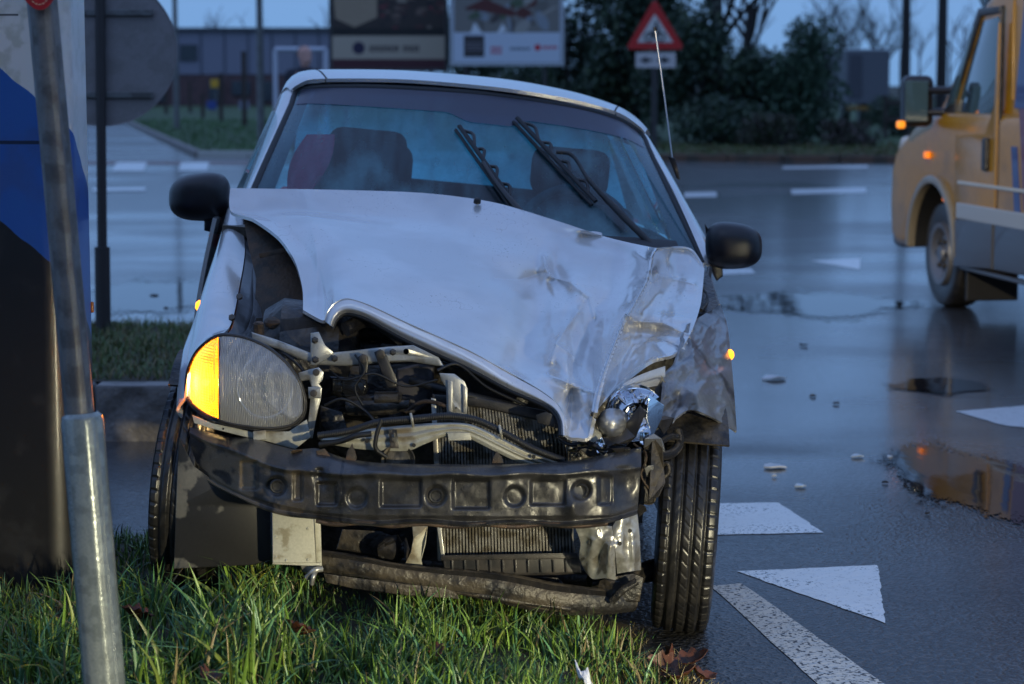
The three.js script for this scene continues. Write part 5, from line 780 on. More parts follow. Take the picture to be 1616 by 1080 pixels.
// ---------------------------------------------------------------- litter from the crash
{
  const r = rng(31);
  function shard(px, py, w, h, mat, label, name = 'plastic_shard', cat = 'shard', lift = 0.004) {
    const g0 = G(px, py), k = F / -g0.z, n = 9, pts = []; for (let i = 0; i < n; i++) { const a = i / n * 6.283; pts.push([Math.cos(a) * w / k / 2 * (0.7 + 0.5 * r()), Math.sin(a) * w / k / 2 * (0.5 + 0.6 * r())]); }
    const S = new THREE.Shape(pts.map((p) => new THREE.Vector2(...p))), geo = new THREE.ExtrudeGeometry(S, { depth: 0.004, bevelEnabled: true, bevelSize: 0.002, bevelThickness: 0.0015, bevelSegments: 1 }); geo.rotateX(-Math.PI / 2);
    const p = geo.attributes.position, H = h / k; for (let i = 0; i < p.count; i++) { const q = p.getX(i) / (w / k / 2); p.setY(i, p.getY(i) + H * 0.42 * (1 - Math.min(1, q * q)) * (0.8 + 0.4 * r() * 0)); }
    geo.rotateY(r() * 0.8); geo.translate(g0.x, lift, g0.z); single(name, label, cat, crease(geo, 0.7), mat, undefined);
  }
  const pale = phy([0.6, 0.6, 0.6], 0.35), glassy = phy([0.5, 0.55, 0.58], 0.15, { clearcoat: 0.5 }), dk = M.plastic;
  shard(1222, 600, 36, 12, pale, 'domed pale plastic shard on the wet road beside the crushed wing');
  shard(1222, 740, 36, 7, pale, 'long flat white plastic shard near the block marking');
  shard(1353, 723, 18, 6, glassy, 'small glassy shard halfway to the wide puddle');
  shard(1263, 770, 17, 5, glassy, 'small clear chip just behind the block marking');
  shard(1268, 547, 14, 6, dk, 'dark plastic scrap near the long narrow puddle');
  shard(1320, 639, 11, 4, dk, 'dark crumb of plastic in the thin water film');
  shard(1283, 627, 9, 4, dk, 'tiny dark crumb beside the domed shard');
  shard(1405, 724, 9, 4, pale, 'tiny pale chip on the road by the puddle edge');
  shard(1397, 764, 8, 4, dk, 'tiny dark crumb between block marking and wide puddle');
  shard(1222, 754, 7, 5, pale, 'tiny pale bead of plastic beside the long flat shard');
  shard(1464, 813, 7, 5, dk, 'tiny dark stone beside the edge of the wide puddle');
  shard(243, 468, 16, 4, dk, 'dark scrap lying in the water behind the round sign');
  shard(262, 488, 9, 4, dk, 'dark crumb lying near the scrap behind the round sign');
}
{
  // torn white scrap in the grass
  const r = rng(77), c = G(925, 1046, 0.15); c.y = vergeH(c.x, -c.z) + 0.06;
  const g = sheet(16, 16, (u, v) => { const a = u - 0.5, b = v - 0.5, k = 0.05 * (1 - 0.5 * Math.abs(a * 2) ** 3); return V(c.x + a * k * 1.0 + b * 0.02, c.y - 0.55 * b * 0.06 - a * 0.025 + 0.010 * Math.sin(u * 9) * Math.cos(v * 7) + 0.006 * noise2(u * 30, v * 30), c.z + b * 0.055); }, 0.002);
  single('paper_scrap', 'crumpled white scrap lying in the grass before the wreck', 'scrap', g, phy([0.68, 0.68, 0.7], 0.45));
}
function leafGeo(seed, L) {
  const r = rng(seed), curl = 0.5 + r() * 0.9, fold = 0.4 + r() * 0.8;
  return sheet(10, 16, (u, v) => { const a = (u - 0.5) * 2, w = Math.pow(Math.sin(Math.PI * clamp(v * 0.97 + 0.015)), 0.8) * 0.34 * (1 + 0.22 * Math.sin(v * 22 + seed)), x = a * w * L, z = (v - 0.5) * L, y = fold * Math.abs(a) * w * L * 0.8 + curl * L * 0.35 * (v - 0.5) ** 2 * 3 + 0.02 * L * Math.sin(v * 9 + a * 3); return V(x, y, z); }, 0.0012);
}
{
  const brown = std(1, 0.5, { map: dirtMap(256, 12, [0.10, 0.032, 0.013], [0.045, 0.018, 0.010], 8, 0.3, 0.6, 161) });
  const spots = [[1062, 1040, 0.085, 'curled brown leaf standing on edge by the bare tyre', 0.03], [1090, 1048, 0.10, 'large brown leaf lying flat below the bare tyre', 0.02], [1045, 1055, 0.085, 'dark brown leaf beside the dry grass stalks', 0.02], [1105, 1070, 0.08, 'brown leaf on the verge rim by the edge line', 0.015], [1072, 1072, 0.10, 'folded brown leaf under the large leaf', 0.015], [215, 975, 0.08, 'brown leaf in the grass beside the leaning post', 0.05], [470, 1000, 0.07, 'brown leaf half hidden in the tall grass', 0.06], [330, 1076, 0.08, 'reddish leaf in the low grass', 0.05], [690, 1030, 0.05, 'small brown leaf fragment in the grass', 0.06]];
  spots.forEach(([px, py, L, label, up], i) => { let g0 = G(px, py, 0.05), h = Math.max(0.002, vergeH(g0.x, -g0.z)); g0 = G(px, py, h + up); const g = leafGeo(200 + i, L), r = rng(300 + i); g.rotateX((i === 0 ? 1.1 : 0.35) * (r() + 0.3)); g.rotateZ((r() - 0.5) * 0.9); g.rotateY(r() * 6); g.translate(g0.x, h + up, g0.z); single('fallen_leaf', label, 'leaf', g, brown); });
}
// ---------------------------------------------------------------- far side of the junction
// billboards
function board(x0, x1, y0, y1, d, draw, label, postX) {
  const a = P(x0, y1, d), b = P(x1, y1, d), w = b.x - a.x, h = 2.75, cx = (a.x + b.x) / 2, foot = V(cx, 0.1, -d), t = thing('billboard', label, 'billboard', foot);
  const cv = document.createElement('canvas'); cv.width = 1024; cv.height = Math.round(1024 * h / w); const g = cv.getContext('2d'); draw(g, cv.width, cv.height, (py) => cv.height - (P(x0, py, d).y - a.y) / h * cv.height);
  const tx = new THREE.CanvasTexture(cv); tx.colorSpace = THREE.SRGBColorSpace;
  const pl = new THREE.PlaneGeometry(w - 0.08, h - 0.08); pl.translate(cx, a.y + h / 2, -d + 0.052);
  part(t, 'panel', box(w, h, 0.08, V(cx, a.y + h / 2, -d), 0.01), M.postDark);
  part(t, 'poster', pl, std(1, 0.6, { map: tx }));
  const fr = part(t, 'frame', [box(w + 0.06, 0.05, 0.12, V(cx, a.y, -d), 0.01), box(w + 0.06, 0.05, 0.12, V(cx, a.y + h, -d), 0.01), box(0.05, h, 0.12, V(a.x, a.y + h / 2, -d), 0.01), box(0.05, h, 0.12, V(b.x, a.y + h / 2, -d), 0.01)], postX === 860 ? std([0.5, 0.52, 0.55], 0.4) : M.postRust);
  for (const q of postX === 860 ? [735, 860] : [545, 680]) part(t, 'post', tube([V(P(q, y1, d).x, -0.02, -d - 0.06), V(P(q, y1, d).x, a.y + h * 0.8, -d - 0.06)], 0.05), M.postRust);
}
board(522, 705, 0, 111, 47, (g, w, h, Y) => {
  g.fillStyle = '#3a302c'; g.fillRect(0, 0, w, h); const r = rng(5);
  g.fillStyle = '#a08b74'; g.beginPath(); g.moveTo(0, Y(-40)); g.lineTo(w * 0.4, Y(-40)); g.lineTo(w * 0.4, Y(28)); g.lineTo(w * 0.2, Y(44)); g.lineTo(w * 0.03, Y(30)); g.fill();
  g.fillStyle = '#8a7560'; for (let i = 0; i < 5; i++) g.fillRect(w * 0.04, Y(-6 + i * 8), w * (0.2 + 0.1 * r()), 6);
  for (let i = 0; i < 60; i++) { g.fillStyle = ['#6d5a50', '#2a2426', '#8f7f70', '#51302e', '#7a3038'][i % 5]; g.fillRect(w * (0.42 + 0.55 * r()), Y(-60 + 105 * r()), w * (0.02 + 0.08 * r()), 12 + 40 * r()); }
  g.fillStyle = '#1d1a19'; g.fillRect(0, Y(46), w, Y(58) - Y(46)); g.fillStyle = '#b0a08e'; g.fillRect(0, Y(58), w, Y(96) - Y(58));
  g.fillStyle = '#2b2440'; g.beginPath(); g.arc(w * 0.235, Y(78), w * 0.055, 0, 7); g.fill();
  g.fillStyle = '#3a2f30'; for (let i = 0; i < 15; i++) if (i !== 9) { const x = w * (0.33 + i * 0.03); g.fillRect(x, Y(74), w * 0.021, Y(84) - Y(74)); g.clearRect; g.fillStyle = '#b0a08e'; g.fillRect(x + w * 0.007, Y(76 + (i % 3) * 2), w * 0.007, Y(79) - Y(76)); g.fillStyle = '#3a2f30'; }
  g.fillStyle = '#4a2028'; g.fillRect(0, Y(96), w, h);
}, 'brown billboard with a cream text strip beyond the car roof', 0);
board(712, 888, 0, 102, 45.5, (g, w, h, Y) => {
  g.fillStyle = '#c4cad6'; g.fillRect(0, 0, w, h); const r = rng(9);
  g.fillStyle = '#7c7670'; g.fillRect(w * 0.01, 0, w * 0.98, Y(53));
  for (let i = 0; i < 46; i++) { g.fillStyle = ['#6b6660', '#9a948c', '#4c4340', '#5a2c26', '#8a8f96', '#4d5a44'][i % 6]; g.beginPath(); g.ellipse(w * r(), Y(-70 + 118 * r()), w * (0.02 + 0.1 * r()), 10 + 46 * r(), r() * 3, 0, 7); g.fill(); }
  g.fillStyle = '#5a2a26'; g.beginPath(); g.moveTo(w * 0.1, Y(14)); g.lineTo(w * 0.3, Y(-2)); g.lineTo(w * 0.62, Y(22)); g.lineTo(w * 0.55, Y(27)); g.fill();
  g.fillStyle = '#d8dade'; g.beginPath(); g.moveTo(w * 0.2, Y(36)); g.lineTo(w * 0.16, Y(54)); g.lineTo(w * 0.27, Y(54)); g.fill(); g.beginPath(); g.moveTo(w * 0.46, Y(38)); g.lineTo(w * 0.4, Y(56)); g.lineTo(w * 0.5, Y(50)); g.fill();
  g.fillStyle = '#c4cad6'; g.fillRect(0, Y(54), w, h); g.fillStyle = '#3c3638'; g.fillRect(w * 0.1, Y(58), w * 0.19, Y(93) - Y(58)); g.fillStyle = '#8a8288'; for (let i = 0; i < 3; i++) g.fillRect(w * 0.12, Y(70 + i * 5), w * 0.15, 8);
  g.fillStyle = '#b8485a'; for (let i = 0; i < 4; i++) { g.fillRect(w * (0.35 + i * 0.027), Y(76), w * 0.02, Y(81) - Y(76)); g.fillRect(w * (0.35 + i * 0.027), Y(83), w * 0.02, Y(88) - Y(83)); }
  g.fillStyle = '#59606c'; for (let i = 0; i < 8; i++) g.fillRect(w * (0.53 + i * 0.024), Y(77), w * 0.016, Y(82) - Y(77));
  g.fillStyle = '#c22436'; g.beginPath(); g.arc(w * 0.785, Y(77.5), w * 0.03, 0, 7); g.fill(); for (let i = 0; i < 6; i++) g.fillRect(w * (0.83 + i * 0.024), Y(75), w * 0.016, Y(80) - Y(75));
}, 'white billboard with a photograph above a row of logos', 860);
// warning triangle with arrow plate
{
  const d = 41, foot = V(P(1033, 100, d).x, 0.1, -d), t = thing('warning_sign', 'red-edged warning triangle above a white arrow plate', 'road sign', foot), x = foot.x;
  part(t, 'post', tube([V(x, -0.02, -d), V(x, P(1033, 10, d).y, -d)], 0.055, { k: 14 }), M.postRust);
  const tri = (pts, z, th) => { const S = new THREE.Shape(pts.map(([a, b]) => { const p = P(a, b, d); return new THREE.Vector2(p.x, p.y); })); const g = new THREE.ExtrudeGeometry(S, { depth: th, bevelEnabled: false }); g.translate(0, 0, -d + z); return boxUV(g.toNonIndexed()); };
  const s = part(t, 'triangle', tri([[1030, 2], [1036, 2], [1077, 72], [1074, 78], [993, 78], [990, 72]], 0.06, 0.02), std([0.50, 0.014, 0.012], 0.45));
  part(s, 'white_field', tri([[1033, 22], [1062, 67], [1005, 67]], 0.082, 0.004), std([0.6, 0.56, 0.52], 0.5));
  const K = d / F, black = std([0.03, 0.03, 0.035], 0.5), c = P(1033, 55, d), ring = (px) => { const q = new THREE.TorusGeometry(6.5 * K, 1.2 * K, 6, 20); const p = P(px, 58, d); q.translate(p.x, p.y, -d + 0.09); return boxUV(q.toNonIndexed()); };
  part(s, 'cyclist_symbol', [ring(1024), ring(1042), ...[[[1024, 58], [1031, 50]], [[1031, 50], [1040, 50]], [[1042, 58], [1038, 46]], [[1031, 50], [1034, 58]], [[1031, 48], [1035, 40]], [[1035, 40], [1041, 45]]].map(([a, b]) => tube([P(a[0], a[1], d - 0.09), P(b[0], b[1], d - 0.09)], 1.6 * K, { k: 6 })), turned(P(1036, 36, d - 0.09), V(0, 0, 1), [[0, 0], [2.6 * K, 0], [2.6 * K, 0.004], [0, 0.004]], 14)], black);
  const pl = part(t, 'arrow_plate', tri([[1003, 83], [1066, 83], [1066, 107], [1003, 107]], 0.06, 0.02), std([0.55, 0.5, 0.48], 0.5));
  for (const q of [-1, 1]) part(pl, 'arrow', tri([[1033 + q * 4, 93], [1033 + q * 12, 93], [1033 + q * 12, 89], [1033 + q * 25, 95], [1033 + q * 12, 101], [1033 + q * 12, 97], [1033 + q * 4, 97]], 0.082, 0.004), black);
}
// industrial hall with brick base
{
  const d = 128, L = P(40, 160, d).x, R = P(560, 160, d).x, foot = V((L + R) / 2, 0.08, -d), h = P(300, 50, d).y, mid = P(300, 118, d).y, t = thing('industrial_hall', 'low industrial hall with grey cladding over a brick base', 'building', foot);
  const w = R - L, cx = (L + R) / 2;
  part(t, 'brick_base', box(w, mid, 12, V(cx, mid / 2 + 0.04, -d - 6), 0), std(1, 0.8, { map: dirtMap(512, 0.5, [0.13, 0.07, 0.07], [0.08, 0.05, 0.055], 20, 0.3, 0.6, 171) }));
  const cl = part(t, 'cladding', box(w + 0.1, h - mid, 12.1, V(cx, (h + mid) / 2 + 0.02, -d - 6), 0), std([0.2, 0.2, 0.26], 0.6));
  for (let i = 0; i < 14; i++) part(cl, 'panel_joint', box(0.08, h - mid - 0.1, 0.05, V(L + (i + 0.5) * w / 14, (h + mid) / 2, -d + 0.075), 0), std([0.07, 0.08, 0.11], 0.6));
  part(t, 'roof_edge', box(w + 0.5, 0.22, 12.5, V(cx, h + 0.12, -d - 6), 0.02), std([0.05, 0.055, 0.07], 0.5));
  for (const [a, b, y0, y1] of [[284, 311, 70, 96], [150, 250, 66, 90], [330, 352, 128, 160], [366, 395, 128, 150], [206, 262, 120, 160], [408, 430, 128, 160]]) { const p = P(a, y1, d), q = P(b, y0, d), wd = part(t, 'window', box(q.x - p.x, q.y - p.y, 0.16, V((p.x + q.x) / 2, (p.y + q.y) / 2, -d + 0.07), 0.01), std([0.05, 0.055, 0.07], 0.4)); part(wd, 'pane', box(q.x - p.x - 0.14, q.y - p.y - 0.14, 0.02, V((p.x + q.x) / 2, (p.y + q.y) / 2, -d + 0.155), 0), phy([0.02, 0.025, 0.035], 0.06)); }
}
// lamp posts and slim trunks on the lawn
for (const [x, y, d, r, label] of [[279, 205, 68, 0.075, 'tall grey lamp post on the lawn near the hall window'], [412, 228, 50, 0.075, 'tall dark lamp post beside the white frame']]) { const f = G(x, y, 0.1); f.y = 0.1; const t = thing('lamp_post', label, 'lamp post', f, undefined); part(t, 'column', tube([f.clone().add(V(0, -0.1, 0)), f.clone().add(V(0, 3, 0)), f.clone().add(V(0, 7.5, 0))], (q) => lerp(r * 1.15, r * 0.7, q), { n: 8 }), M.postDark); part(t, 'lamp_arm', tube([f.clone().add(V(0, 7.45, 0)), f.clone().add(V(0.5, 7.6, 0)), f.clone().add(V(1.1, 7.6, 0))], 0.04), M.postDark); part(t, 'lamp_head', box(0.6, 0.1, 0.22, f.clone().add(V(1.2, 7.6, 0)), 0.04), M.postDark); }
{
  const bark = std([0.05, 0.035, 0.03], 0.8);
  const spots = [[349, 192, 118, 'short brown wooden post on the lawn before the hall'], [386, 200, 84, 'tall brown wooden post on the lawn before the hall'], [320, 186, 150, 'stubby brown wooden post on the lawn before the hall'], [300, 178, 130, 'thin brown wooden post far back on the lawn'], [262, 180, 128, 'wooden post beside the side road on the lawn']];
  for (const [x, y, top, label] of spots) { const f = G(x, y, 0.1), d = -f.z, tp = P(x, top, d), t = thing('wooden_post', label, 'post', f); part(t, 'shaft', box(0.14, tp.y - f.y + 0.1, 0.14, V(f.x, (tp.y + f.y) / 2 - 0.05, f.z), 0.02), bark); part(t, 'top_cap', box(0.17, 0.05, 0.17, V(f.x, tp.y + 0.02, f.z), 0.01), bark); }
  for (const [x, y, c, lab] of [[340, 132, [0.6, 0.32, 0.02], 'small yellow sign plate on a thin post before the hall'], [334, 166, [0.03, 0.06, 0.25], 'small blue sign plate on a thin post before the hall'], [385, 166, [0.22, 0.23, 0.3], 'small grey box on a thin post before the hall']]) { const d = 95, p = P(x, y, d), f = V(p.x, 0.1, -d), t = thing('sign_plate', lab, 'sign', f); part(t, 'post', tube([V(p.x, 0.02, -d), V(p.x, p.y, -d)], 0.03, { k: 6 }), M.postDark); part(t, 'plate', box(0.42, 0.36, 0.05, V(p.x, p.y, -d + 0.05), 0.02), std(c, 0.5)); }
}
// white tubular frame
{
  const d = 44.5, a = P(434, 78, d), b = P(514, 78, d), f = V((a.x + b.x) / 2, 0.1, -d), w = std([0.5, 0.52, 0.6], 0.5), t = thing('white_frame', 'white tubular goal-like frame on the lawn beside the billboard', 'frame', f);
  part(t, 'crossbar', tube([a, b], 0.05, { k: 8 }), w); for (const p of [a, b]) part(t, 'upright', tube([V(p.x, 0.02, -d), p.clone()], 0.05, { k: 8 }), w);
  part(t, 'lower_rail', tube([V(a.x, 0.55, -d), V(b.x, 0.55, -d)], 0.035, { k: 8 }), w);
}
// person behind the car
{
  const d = 34, hx = P(480, 95, d).x, foot = V(hx, 0, -d);
  const seg = (p, a, b, ra, rb) => { const ab = b.clone().sub(a), t = clamp(p.clone().sub(a).dot(ab) / ab.lengthSq()); return p.distanceTo(a.clone().addScaledVector(ab, t)) - lerp(ra, rb, t); };
  const field = (bones, k = 0.05) => { const mc = new MarchingCubes(56, new THREE.MeshStandardMaterial(), false, false, 60000); mc.isolation = 0; const h = 28; for (let z = 0; z < 56; z++) for (let y = 0; y < 56; y++) for (let x = 0; x < 56; x++) { const p = V((x - h) / h, 1 + (y - h) / h, (z - h) / h); let dd = 9; for (const [a, b, ra, rb] of bones) { const q = seg(p, a, b, ra, rb), m = clamp(0.5 + 0.5 * (dd - q) / k); dd = lerp(dd, q, m) - k * m * (1 - m); } mc.field[x + y * 56 + z * 56 * 56] = -dd; } mc.update(); const n = mc.count, g = new THREE.BufferGeometry(); g.setAttribute('position', new THREE.Float32BufferAttribute(Array.from(mc.positionArray.slice(0, n * 3)), 3)); g.translate(0, 1, 0); const g2 = mergeVertices(g, 1e-4); g2.computeVertexNormals(); const o = boxUV(g2); o.rotateY(0.5); o.scale(1.09, 1.09, 1.09); o.translate(foot.x, foot.y, foot.z); return o; };
  const hip = V(0, 0.95, 0), neck = V(0, 1.52, 0.01), head = V(0, 1.68, 0.03);
  const legs = [-1, 1].flatMap((s) => [[V(s * 0.09, 0.95, 0), V(s * 0.11, 0.5, 0.02), 0.09, 0.065], [V(s * 0.11, 0.5, 0.02), V(s * 0.12, 0.09, -0.02), 0.065, 0.045], [V(s * 0.12, 0.06, -0.02), V(s * 0.14, 0.05, 0.17), 0.05, 0.04]]);
  const torso = [[V(0, 1.0, 0), V(0, 1.36, 0.0), 0.14, 0.17], [V(-0.17, 1.42, 0), V(0.17, 1.42, 0), 0.085, 0.085], [V(0, 1.4, 0), neck, 0.08, 0.065]];
  const arms = [-1, 1].flatMap((s) => [[V(s * 0.2, 1.42, 0), V(s * 0.26, 1.15, -0.02), 0.065, 0.05], [V(s * 0.26, 1.15, -0.02), V(s * (s < 0 ? 0.22 : 0.24), s < 0 ? 1.34 : 0.92, s < 0 ? 0.2 : 0.08), 0.048, 0.04]]);
  const t = thing('person', 'person in a dark jacket standing behind the car roof', 'person', foot), skin = std([0.55, 0.30, 0.24], 0.6), navy = std([0.018, 0.019, 0.03], 0.8);
  part(t, 'body', field([...torso, ...legs, ...arms, [V(0, 1.5, 0.01), V(0, 1.6, 0.02), 0.055, 0.055], [V(0, 1.62, 0.045), V(0, 1.74, 0.02), 0.075, 0.098], [V(0, 1.66, 0.11), V(0, 1.64, 0.13), 0.014, 0.016], [V(-0.09, 1.67, 0.02), V(0.09, 1.67, 0.02), 0.018, 0.018], [V(-0.22, 1.34, 0.2), V(-0.21, 1.44, 0.24), 0.035, 0.03]], 0.03), skin);
  part(t, 'jacket', field([[V(0, 0.92, 0), V(0, 1.36, 0), 0.165, 0.19], [V(-0.18, 1.42, 0), V(0.18, 1.42, 0), 0.10, 0.10], [V(0, 1.42, 0), V(0, 1.52, 0), 0.09, 0.075], ...arms.map(([a, b, ra, rb]) => [a, b, ra + 0.02, rb + 0.02])]), navy);
  part(t, 'trousers', field(legs.filter((_, i) => i % 3 < 2).map(([a, b, ra, rb]) => [a, b, ra + 0.018, rb + 0.022])), std([0.02, 0.022, 0.035], 0.8));
  part(t, 'hair', field([[V(0, 1.735, -0.015), V(0, 1.75, -0.01), 0.098, 0.095]]), std([0.16, 0.09, 0.07], 0.7));
}
// ---------------------------------------------------------------- plants
const leafCard = (() => { const g = new THREE.BufferGeometry(); g.setAttribute('position', new THREE.Float32BufferAttribute([0, 0, 0, 0.5, 0.35, 0.12, 0, 1, 0, -0.5, 0.35, 0.12], 3)); g.setIndex([0, 1, 2, 0, 2, 3]); g.computeVertexNormals(); return g; })();
const leafMat = std(1, 0.55, { vertexColors: true }), greens = [[0.045, 0.078, 0.045], [0.033, 0.060, 0.036], [0.060, 0.092, 0.045], [0.040, 0.070, 0.050]];
const barkDark = std([0.03, 0.026, 0.026], 0.85);
function crownOf(parent, centre, rx, ry, rz, n, size, seed, cols = greens, name = 'crown') {
  const r = rng(seed), m = new THREE.Matrix4(), q = new THREE.Quaternion(), e = new THREE.Euler(), pos = new Float32Array(n * 12), col = new Float32Array(n * 12), idx = [], lp = leafCard.attributes.position, w = V(0, 0, 0);
  const lobes = []; for (let i = 0; i < 15; i++) { const a = r() * 6.283, z = r() * 2 - 1, k = Math.sqrt(1 - z * z); lobes.push([Math.cos(a) * k * 0.62, z * 0.66, Math.sin(a) * k * 0.62, 0.28 + 0.3 * r()]); } lobes.push([0, 0, 0, 0.6]);
  for (let i = 0; i < n; i++) {
    const L = lobes[Math.floor(r() * lobes.length)], a = r() * 6.283, z = r() * 2 - 1, k = Math.sqrt(1 - z * z), f = L[3] * Math.pow(r(), 0.4) * (1 + 0.25 * (r() - 0.4)), x = (L[0] + Math.cos(a) * k * f) * rx, y = Math.max(-0.98 * ry, (L[1] + z * f) * ry), zz = (L[2] + Math.sin(a) * k * f) * rz;
    e.set(r() * 6.3, r() * 6.3, r() * 6.3); q.setFromEuler(e); const s = size * (0.6 + 0.9 * r()); m.compose(V(centre.x + x, centre.y + y, centre.z + zz), q, V(s * 0.6, s, s));
    const c = cols[Math.floor(r() * cols.length)], kk = 0.7 + 0.6 * r(); for (let v = 0; v < 4; v++) { w.fromBufferAttribute(lp, v).applyMatrix4(m); pos.set([w.x, w.y, w.z], i * 12 + v * 3); col.set([c[0] * kk, c[1] * kk, c[2] * kk], i * 12 + v * 3); }
    idx.push(4 * i, 4 * i + 1, 4 * i + 2, 4 * i, 4 * i + 2, 4 * i + 3);
  }
  const g = new THREE.BufferGeometry(); g.setAttribute('position', new THREE.BufferAttribute(pos, 3)); g.setAttribute('color', new THREE.BufferAttribute(col, 3)); g.setIndex(idx); g.computeVertexNormals();
  return part(parent, name, g, leafMat);
}
function shrub(px, d, wpx, top, label, seed, n = 5200, size = 0.13, cols) {
  const f = V(P(px, 200, d).x, 0.1, -d), h = P(px, top, d).y - 0.1, w = wpx / F * d / 2, t = thing('evergreen_shrub', label, 'shrub', f, undefined);
  for (let i = 0; i < 4; i++) { const a = i * 1.6 + seed; part(t, 'stem', tube([f.clone().add(V(Math.cos(a) * 0.1, -0.1, Math.sin(a) * 0.1)), f.clone().add(V(Math.cos(a) * 0.3 * w, h * 0.4, Math.sin(a) * 0.25 * w)), f.clone().add(V(Math.cos(a) * 0.55 * w, h * 0.75, Math.sin(a) * 0.4 * w))], (q) => 0.06 * (1 - 0.7 * q), { n: 8, k: 6 }), barkDark); }
  crownOf(t, f.clone().add(V(0, h * 0.5, 0)), w, h * 0.52, Math.max(1.0, w * 0.7), n, size, seed, cols);
}
shrub(745, 58, 150, -10, 'dark evergreen shrub behind the white billboard edge', 1, 5000);
shrub(905, 54, 210, -160, 'tall dark evergreen beside the white billboard', 2, 9000, 0.17);
shrub(1000, 52, 190, -120, 'tall dark evergreen right behind the warning triangle', 3, 9000, 0.17);
shrub(1090, 50, 170, 20, 'dense dark shrub at the shoulder of the warning sign', 4, 7000);
shrub(1180, 49, 170, 72, 'rounded dark shrub in the middle of the hedge', 5, 7000);
shrub(1262, 48.5, 150, 40, 'pale topped evergreen shrub at the end of the hedge', 6, 7000, 0.12, [[0.055, 0.10, 0.06], [0.04, 0.078, 0.05], [0.07, 0.115, 0.07]]);
shrub(1130, 47, 160, 150, 'low dark shrub at the foot of the hedge', 7, 4000, 0.1);
shrub(830, 51, 170, 95, 'low dark shrub under the white billboard', 8, 4000, 0.1);
shrub(1225, 45.5, 130, 178, 'low brownish undergrowth before the hedge end', 9, 2600, 0.09, [[0.05, 0.05, 0.028], [0.045, 0.035, 0.028], [0.035, 0.05, 0.02]]);
shrub(1340, 46, 120, 188, 'low scrub with reddish stems past the hedge', 10, 2200, 0.08, [[0.05, 0.035, 0.03], [0.035, 0.045, 0.02], [0.06, 0.04, 0.035]]);
shrub(1420, 56, 110, 150, 'dark clipped bush below the two bare trunks', 11, 2600, 0.1);
// trees along the roadside behind the viewpoint, mirrored dark in the paint and glass
[[-13, 13], [-7.5, 15], [-2, 13.5], [4.5, 15.5], [10.5, 14], [16, 11]].forEach(([x, z], i) => {
  const f = V(x, 0, z), t = thing('roadside_tree', 'dense evergreen tree lining the road behind the viewpoint', 'tree', f, 'trees lining the road behind the viewpoint');
  part(t, 'trunk', tube([f.clone().add(V(0, -0.1, 0)), f.clone().add(V(0.1, 1.6, 0)), f.clone().add(V(0, 4, 0.1))], (q) => 0.26 * (1 - 0.6 * q), { n: 8, k: 8 }), barkDark);
  crownOf(t, f.clone().add(V(0, 4.1, 0)), 3.4, 3.7, 2.6, 2600, 0.62, 500 + i);
});
function limb(out, a, dir, len, r, depth, g) {
  const n = 4, pts = [a.clone()]; let p = a.clone(), dd = dir.clone(); for (let i = 0; i < n; i++) { dd.add(V((g() - 0.5) * 0.35, (g() - 0.35) * 0.22, (g() - 0.5) * 0.35)).normalize(); p = p.clone().addScaledVector(dd, len / n); pts.push(p); }
  out.push(tube(pts, (t) => r * (1 - 0.55 * t), { n: 6, k: depth > 2 ? 7 : 4 }));
  if (depth <= 0) return; const kids = depth > 2 ? 4 : 3; for (let i = 0; i < kids; i++) { const t = 0.45 + 0.55 * (i + g()) / kids, q = pts[Math.min(n, Math.round(t * n))], az = g() * 6.283, nd = dd.clone().multiplyScalar(0.75).add(V(Math.cos(az) * 0.7, 0.25 + 0.3 * g(), Math.sin(az) * 0.7)).normalize(); limb(out, q, nd, len * (0.55 + 0.2 * g()), r * 0.48 * (0.8 + 0.4 * g()), depth - 1, g); }
}
function bareTree(px, d, h, r, label, seed, lean = V(0, 1, 0), depth = 4) {
  const f = V(P(px, 200, d).x, 0.08, -d), g = rng(seed), t = thing('bare_tree', label, 'tree', f), trunk = [f.clone().add(V(0, -0.1, 0)), f.clone().addScaledVector(lean, h * 0.25), f.clone().addScaledVector(lean, h * 0.5).add(V((g() - 0.5) * 0.3, 0, 0))];
  part(t, 'trunk', tube(trunk, (q) => r * (1.1 - 0.4 * q), { n: 10, k: 10 }), barkDark);
  const out = []; for (let i = 0; i < 6; i++) { const az = i * 1.05 + g(), k = 0.55 + 0.45 * i / 5, at = f.clone().addScaledVector(lean, h * 0.5 * k); limb(out, at, V(Math.cos(az) * 0.6, 0.9, Math.sin(az) * 0.6).normalize(), h * 0.3 * (0.8 + 0.4 * g()), r * 0.42, depth - 1, g); }
  part(t, 'crown', out, barkDark);
}
bareTree(1130, 60, 8, 0.22, 'bare dark tree rising behind the warning sign hedge', 21);
bareTree(1160, 63, 7, 0.16, 'slim bare tree leaning behind the rounded shrub', 22, V(0.12, 1, 0));
bareTree(1427, 58, 13, 0.125, 'straight dark trunk standing clear beside the van mirror', 23);
bareTree(1484, 52, 13, 0.125, 'straight dark trunk rising behind the van windscreen', 24);
bareTree(1330, 120, 7, 0.16, 'small distant bare tree above the parked lorry', 25, V(0, 1, 0), 4);
bareTree(1390, 110, 6, 0.14, 'small distant bare tree between lorry and dark trunk', 26);
bareTree(1560, 70, 9, 0.18, 'bare tree hidden partly by the van roof', 27);
